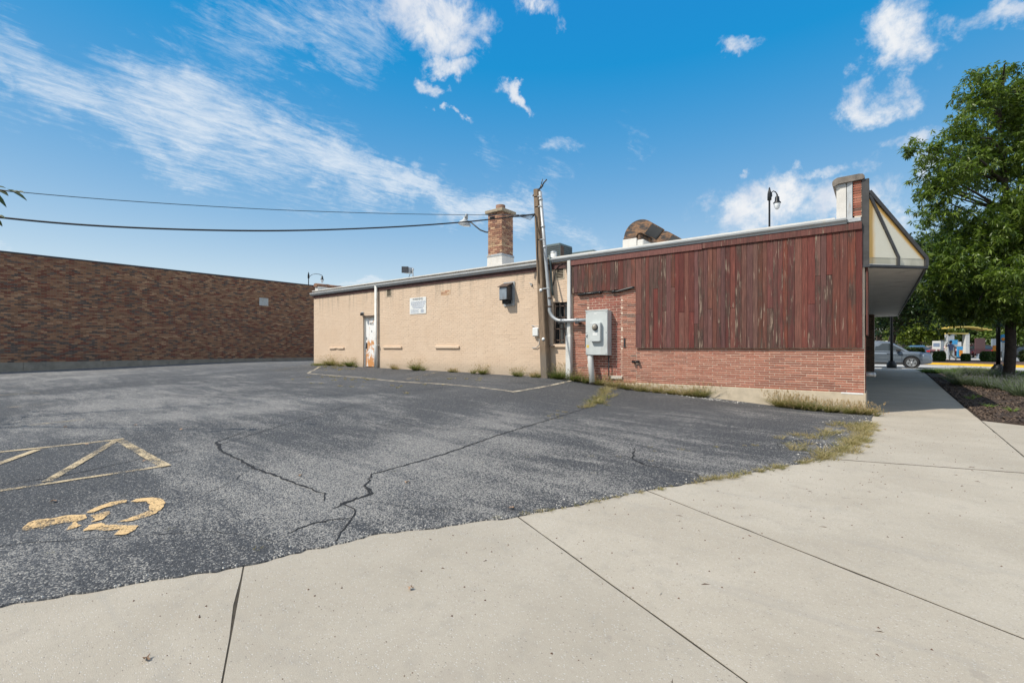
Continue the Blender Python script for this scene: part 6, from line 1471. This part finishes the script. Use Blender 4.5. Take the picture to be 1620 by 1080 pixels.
hedge(7.25,41.6,.86,.8,.86,'wide clipped hedge left of the orange bollard',3); hedge(10.0,43.5,1.5,1.,.95,'yellow green hedge right of the tree trunk',4,(.04,.07,.01),(.15,.19,.04))
hedge(2.9,43.5,.8,.8,1.15,'rounded yellow green hedge behind the nose of the grey suv',5,(.03,.07,.01),(.11,.17,.03)); hedge(2.35,42.7,.7,.7,1.2,'low green hedge left of the rounded one',6)
# sign posts
def signpost(x, y, h, w, lab, mat='far_grey'):
    S = thing('sign_post', lab, 'sign', (x, y, .2)); mb = MB(); mb.box(x-.05,x+.05,y-.05,y+.05,.2,h-.6); mb.build('post', 'white_metal', S)
    mb = MB(); mb.box(x-w/2,x+w/2,y-.06,y-.03,h-.75,h); mb.build('board', 'white_plastic', S); mb = MB(); mb.box(x-w/2+.06,x+w/2-.06,y-.065,y-.061,h-.55,h-.2); mb.build('print', 'ink_blue', S)
    mb = MB(); mb.box(x-.22,x+.22,y-.22,y+.22,.16,.28); mb.build('base', 'dark_metal', S); return S
signpost(4.43,46.9,2.0,.58,'white notice board on a white post left of the walking person'); signpost(.95,47.6,2.05,.5,'white sign above the blue car')
o = thing('column', 'dark slate pillar just behind the white notice board', 'pillar', (4.85,47.6,.1)); mb = MB(); mb.box(4.72,5.0,47.5,47.7,.1,2.05, None, .02); mb.build('shaft', 'slate_box', o); mb = MB(); mb.box(4.68,5.04,47.46,47.74,2.05,2.12); mb.build('cap', 'dark_metal', o)
# order point with yellow canopy
Mb_ = thing('order_canopy', 'drive-through order point with light grey columns and a yellow roof', 'order point', (7.2,61.8,.1))
def rb(mb, cx, cy, w, d_, z0, z1, ang=yaw):
    c, s = math.cos(ang), math.sin(ang); pts = [(cx+c*a-s*b_, cy+s*a+c*b_) for a, b_ in ((-w/2,-d_/2),(w/2,-d_/2),(w/2,d_/2),(-w/2,d_/2))]
    mb.add([(x,y,z0) for x,y in pts]+[(x,y,z1) for x,y in pts], [(0,3,2,1),(4,5,6,7),(0,1,5,4),(1,2,6,5),(2,3,7,6),(3,0,4,7)]); return mb
rb(MB(), 6.56,61.25,.75,.4,.1,2.9).build('column', 'grey_paint', Mb_); rb(MB(), 8.05,62.4,.45,.4,.1,3.0).build('column', 'white_metal', Mb_)
rb(MB(), 6.9,60.95,.85,.03,1.75,2.25).build('poster', 'blue_print', Mb_); rb(MB(), 6.35,61.0,.4,.03,1.2,1.7).build('poster', 'poster_mix', Mb_)
rb(MB(), 7.3,61.9,.8,.1,1.55,2.05).build('clearance_sign', 'white_plastic', Mb_); rb(MB(), 7.2,61.75,2.3,.5,2.92,3.06).build('beam', 'yellow_metal', Mb_)
mb = MB()
for k in range(3, 13):
    t = k/13; x = 4.9+t*5.2; y = 60.3+t*4.0; h_ = 3.35+.45*math.sin(t*math.pi)
    rb(mb, x, y, .52, 1.4, h_-.12, h_+.02)
mb.build('roof', 'yellow_metal', Mb_)
o = thing('poster_stand', 'bright blue and orange poster stand between the order point columns', 'poster', (7.2,58.9,.1)); rb(MB(), 7.2,59.,.6,.06,.35,1.5).build('board', 'blue_print', o); rb(MB(), 7.3,58.94,.35,.03,.45,1.1).build('picture', 'orange_paint', o); rb(MB(), 7.2,59.,.5,.3,.1,.35).build('base', 'dark_metal', o)
o = thing('menu_board', 'tall dark maroon menu screen on a grey foot beside the order point', 'menu board', (8.4,55.8,.1)); rb(MB(), 8.4,55.8,.95,.16,.75,2.35).build('screen', 'car_red', o); rb(MB(), 8.4,55.8,.5,.25,.1,.75).build('foot', 'slate_box', o)
o = thing('menu_board', 'wide dark slate board back beyond the dark red suv', 'menu board', (12.,73.,.1)); rb(MB(), 12.3,73.6,1.9,.2,.9,2.5).build('panel', 'slate_box', o); rb(MB(), 12.3,73.6,.4,.2,.1,.9).build('post', 'dark_metal', o)
o = thing('bollard', 'orange panel bollard directly left of the black lamp post', 'bollard', (7.5,41.8,.2)); mb = MB(); mb.box(7.45,7.75,41.7,41.9,.35,1.55, None, .03); mb.build('panel', 'orange_paint', o); mb = MB(); mb.tube([(7.6,41.8,.15),(7.6,41.8,.4)], .07, 8); mb.build('foot', 'dark_metal', o)
o = thing('speaker_post', 'slim order speaker post with round picture sign left of the tree trunk', 'speaker post', (8.5,44.8,.2))
mb = MB(); mb.box(8.42,8.55,44.7,44.85,.2,1.9); mb.build('post', 'white_metal', o); mb = MB(); mb.lathe([(0,-.02),(.24,-.02),(.26,.0),(.26,.03)], (8.5,44.66,2.15), 18, 'y'); mb.v = [(x, y, 2.15+(z-2.15)*1.35) for x, y, z in mb.v]; mb.build('sign_plate', 'blue_print', o)
mb = MB(); mb.lathe([(0,-.045),(.13,-.045),(.14,-.03)], (8.47,44.66,2.08), 14, 'y'); mb.build('picture', 'orange_paint', o); mb = MB(); mb.tube([(8.62,44.75,.15),(8.62,44.75,.62)], .10, 10); mb.build('guard_post', 'yellow_metal', o)
mb = MB(); rb(mb, 7.2,52,4.6,3.2,.1,.24); tag(mb.build('order_island', 'far_concrete'), 'pale concrete kerb island under the menu boards', 'kerb island')

# person: continuous body by skinning a stick figure
def person(loc, rz):
    Pn = thing('person', 'person in a blue shirt and khaki trousers striding left while raising an arm to drink', 'person', (0,0,0))
    J = dict(pel=(0,0,.92), sp=(.02,0,1.15), ch=(.03,0,1.36), nk=(.03,0,1.48), hd=(.06,0,1.58), hd2=(.05,0,1.70),
      hl=(0,.10,.88), kl=(.20,.11,.50), al=(.26,.11,.09), tl=(.42,.11,.03), hr=(0,-.10,.88), kr=(-.12,-.11,.50), ar=(-.52,-.11,.20), tr=(-.48,-.11,.04),
      sl=(.03,.19,1.40), el=(-.10,.24,1.14), wl=(-.06,.25,.90), fl=(-.02,.25,.80), sr=(.03,-.19,1.41), er=(.28,-.20,1.24), wr=(.33,-.10,1.48), fr=(.27,-.06,1.56))
    E_ = [('pel','sp'),('sp','ch'),('ch','nk'),('nk','hd'),('hd','hd2'),('pel','hl'),('hl','kl'),('kl','al'),('al','tl'),('pel','hr'),('hr','kr'),('kr','ar'),('ar','tr'),('ch','sl'),('sl','el'),('el','wl'),('wl','fl'),('ch','sr'),('sr','er'),('er','wr'),('wr','fr')]
    Rd = dict(pel=.15, sp=.14, ch=.155, nk=.06, hd=.09, hd2=.085, hl=.10, hr=.10, kl=.07, kr=.07, al=.045, ar=.045, tl=.04, tr=.04, sl=.065, sr=.065, el=.042, er=.042, wl=.03, wr=.03, fl=.035, fr=.035)
    ks = list(J); me_ = bpy.data.meshes.new('body'); me_.from_pydata([J[k] for k in ks], [(ks.index(a), ks.index(b)) for a, b in E_], [])
    ob = bpy.data.objects.new('body', me_); COL.objects.link(ob); md = ob.modifiers.new('s', 'SKIN')
    for i, k in enumerate(ks): me_.skin_vertices[0].data[i].radius = (Rd[k]*.9, Rd[k]); me_.skin_vertices[0].data[i].use_root = (k == 'pel')
    sb = ob.modifiers.new('ss', 'SUBSURF'); sb.levels = 2; sb.render_levels = 2
    bpy.context.view_layer.update(); dg = bpy.context.evaluated_depsgraph_get(); m2 = bpy.data.meshes.new_from_object(ob.evaluated_get(dg)); bpy.data.objects.remove(ob)
    for n_ in ('skin','shirt_blue','khaki','shoe'): m2.materials.append(MATS[n_])
    for p_ in m2.polygons:
        c = p_.center; p_.use_smooth = True
        if c.z < .10 or (c.x < -.42 and c.z < .22): k = 3
        elif c.z < .95 and abs(c.y) < .19: k = 2
        elif c.z < 1.46 and not (c.x > .20 and c.z > 1.18) and not (c.z < 1.14 and c.y > .19): k = 1
        else: k = 0
        p_.material_index = k
    ob = bpy.data.objects.new('body', m2); COL.objects.link(ob); ob.parent = Pn
    mb = MB(); mb.lathe([(.0,.115),(.06,.105),(.098,.06),(.104,0.),(.098,-.05),(.06,-.09)], (.035,0,1.665), 14); mb.build('hair', 'hair', Pn)
    mb = MB(); mb.tube([(.165,0,1.62),(.185,0,1.60)], .018, 6); mb.tube([(.02,.10,1.60),(.05,.105,1.64)], .02, 6); mb.build('nose_and_ear', 'skin', Pn)
    mb = MB(); mb.box(-.01,.09,.10,.13,1.50,1.51); mb.build('collar', 'shirt_blue', Pn)
    Pn.location = loc; Pn.rotation_euler = (0,0,rz); Pn.scale = (.96,.96,.96)
    return Pn
person((4.95,41.3,.25), yaw+math.pi)
o = thing('cup', 'small paper cup held up by the walking person', 'cup', (4.79,41.4,1.72)); mb = MB(); mb.lathe([(0,-.06),(.03,-.06),(.04,.06),(0,.06)], (4.70,41.10,1.74), 10); mb.build('cup_body', 'white_plastic', o)

# ================================================================== SMALL THINGS ON THE GROUND
LF = [(-5.297,-11.33,'curled pale dry leaf lying above the wheelchair marking'),(-3.436,-9.06,'dry leaf beside the long crack'),(-2.195,-8.978,'brown maple leaf on the asphalt close to the walk joint'),(-1.844,-10.356,'faded leaf on the foreground slab'),(-2.28,-11.46,'small brown leaf fragment on the left foreground slab'),
 (-6.228,-10.47,'pale leaf inside the painted triangle'),(-7.816,-10.671,'dark curled leaf left of the painted triangle'),(.311,-2.13,'dark twig like leaf on the walk near the corner'),(-4.383,-9.652,'small tan leaf at the end of the wide crack'),(-7.9,-9.6,'pale leaf scrap beyond the painted triangle'),(-9.6,-10.6,'white scrap like leaf far left on the asphalt'),(-8.9,-9.9,'light leaf on the asphalt left of the wide crack')]
for k, (x, y, lab) in enumerate(LF):
    z = G(x, y)+.004 if x < edge_x(y) else .004
    rj = random.Random(k); s = .020 if k in (3, 4) else .028; n = 9; V = [(x, y, z+.012)]
    for i in range(n):
        t = i*2*math.pi/n; r_ = s*(1.2 if i % 2 else .65)*rj.uniform(.7,1.2); V.append((x+r_*math.cos(t), y+r_*math.sin(t)*.8, z+rj.uniform(0,.022)))
    mb = MB(); mb.add(V, [(0, i+1, (i+1) % n+1) for i in range(n)]); tag(mb.build('dry_leaf', 'dry_leaf'), lab, 'leaf', 'dry leaves scattered on the ground')
# debris: uncountable crumbs on the walk and pale gravel at the foundation
rj = random.Random(99); mb = MB()
def crumb(mb, x, y, z, s):
    mb.add([(x-s,y-s*.6,z),(x+s,y-s*.5,z),(x+s*.2,y+s,z),(x,y,z+s*.9)], [(0,1,3),(1,2,3),(2,0,3)])
for k in range(700):
    y = rj.uniform(-11.5,-1.); x = edge_x(y)+.1+abs(rj.gauss(0, 1.3)); crumb(mb, x, y, .0, rj.choice([.002,.003,.004,.007]))
for k in range(60):
    y = rj.uniform(-11.3,-2.); x = edge_x(y)+.15+abs(rj.gauss(0, 1.2)); a = rj.uniform(0, 6.28); L_ = rj.uniform(.01,.035); dx_, dy_ = math.cos(a)*L_, math.sin(a)*L_
    mb.add([(x-dx_, y-dy_, .001), (x+dx_, y+dy_, .001), (x+dx_*.2+dy_*.12, y+dy_*.2-dx_*.12, .007)], [(0,1,2)])
mb.build('debris', 'island_soil', None, 'stuff', fix=False)
mb = MB()
for k in range(90):
    x = rj.gauss(-2.9,.45); y = -rj.uniform(.12,.45); crumb(mb, x, y, G(x, y), rj.uniform(.006,.02))
for k in range(80):
    y = rj.uniform(-5.2,-.6); x = edge_x(y)-abs(rj.gauss(.25,.25)); crumb(mb, x, y, G(x, y), rj.uniform(.004,.014))
for k in range(260):
    y = rj.uniform(-12,-1); x = edge_x(y)-abs(rj.gauss(0,.06)); crumb(mb, x, y, G(x, y), rj.uniform(.003,.009))
mb.build('gravel', 'pebble', None, 'stuff', fix=False)
bpy.context.view_layer.update()
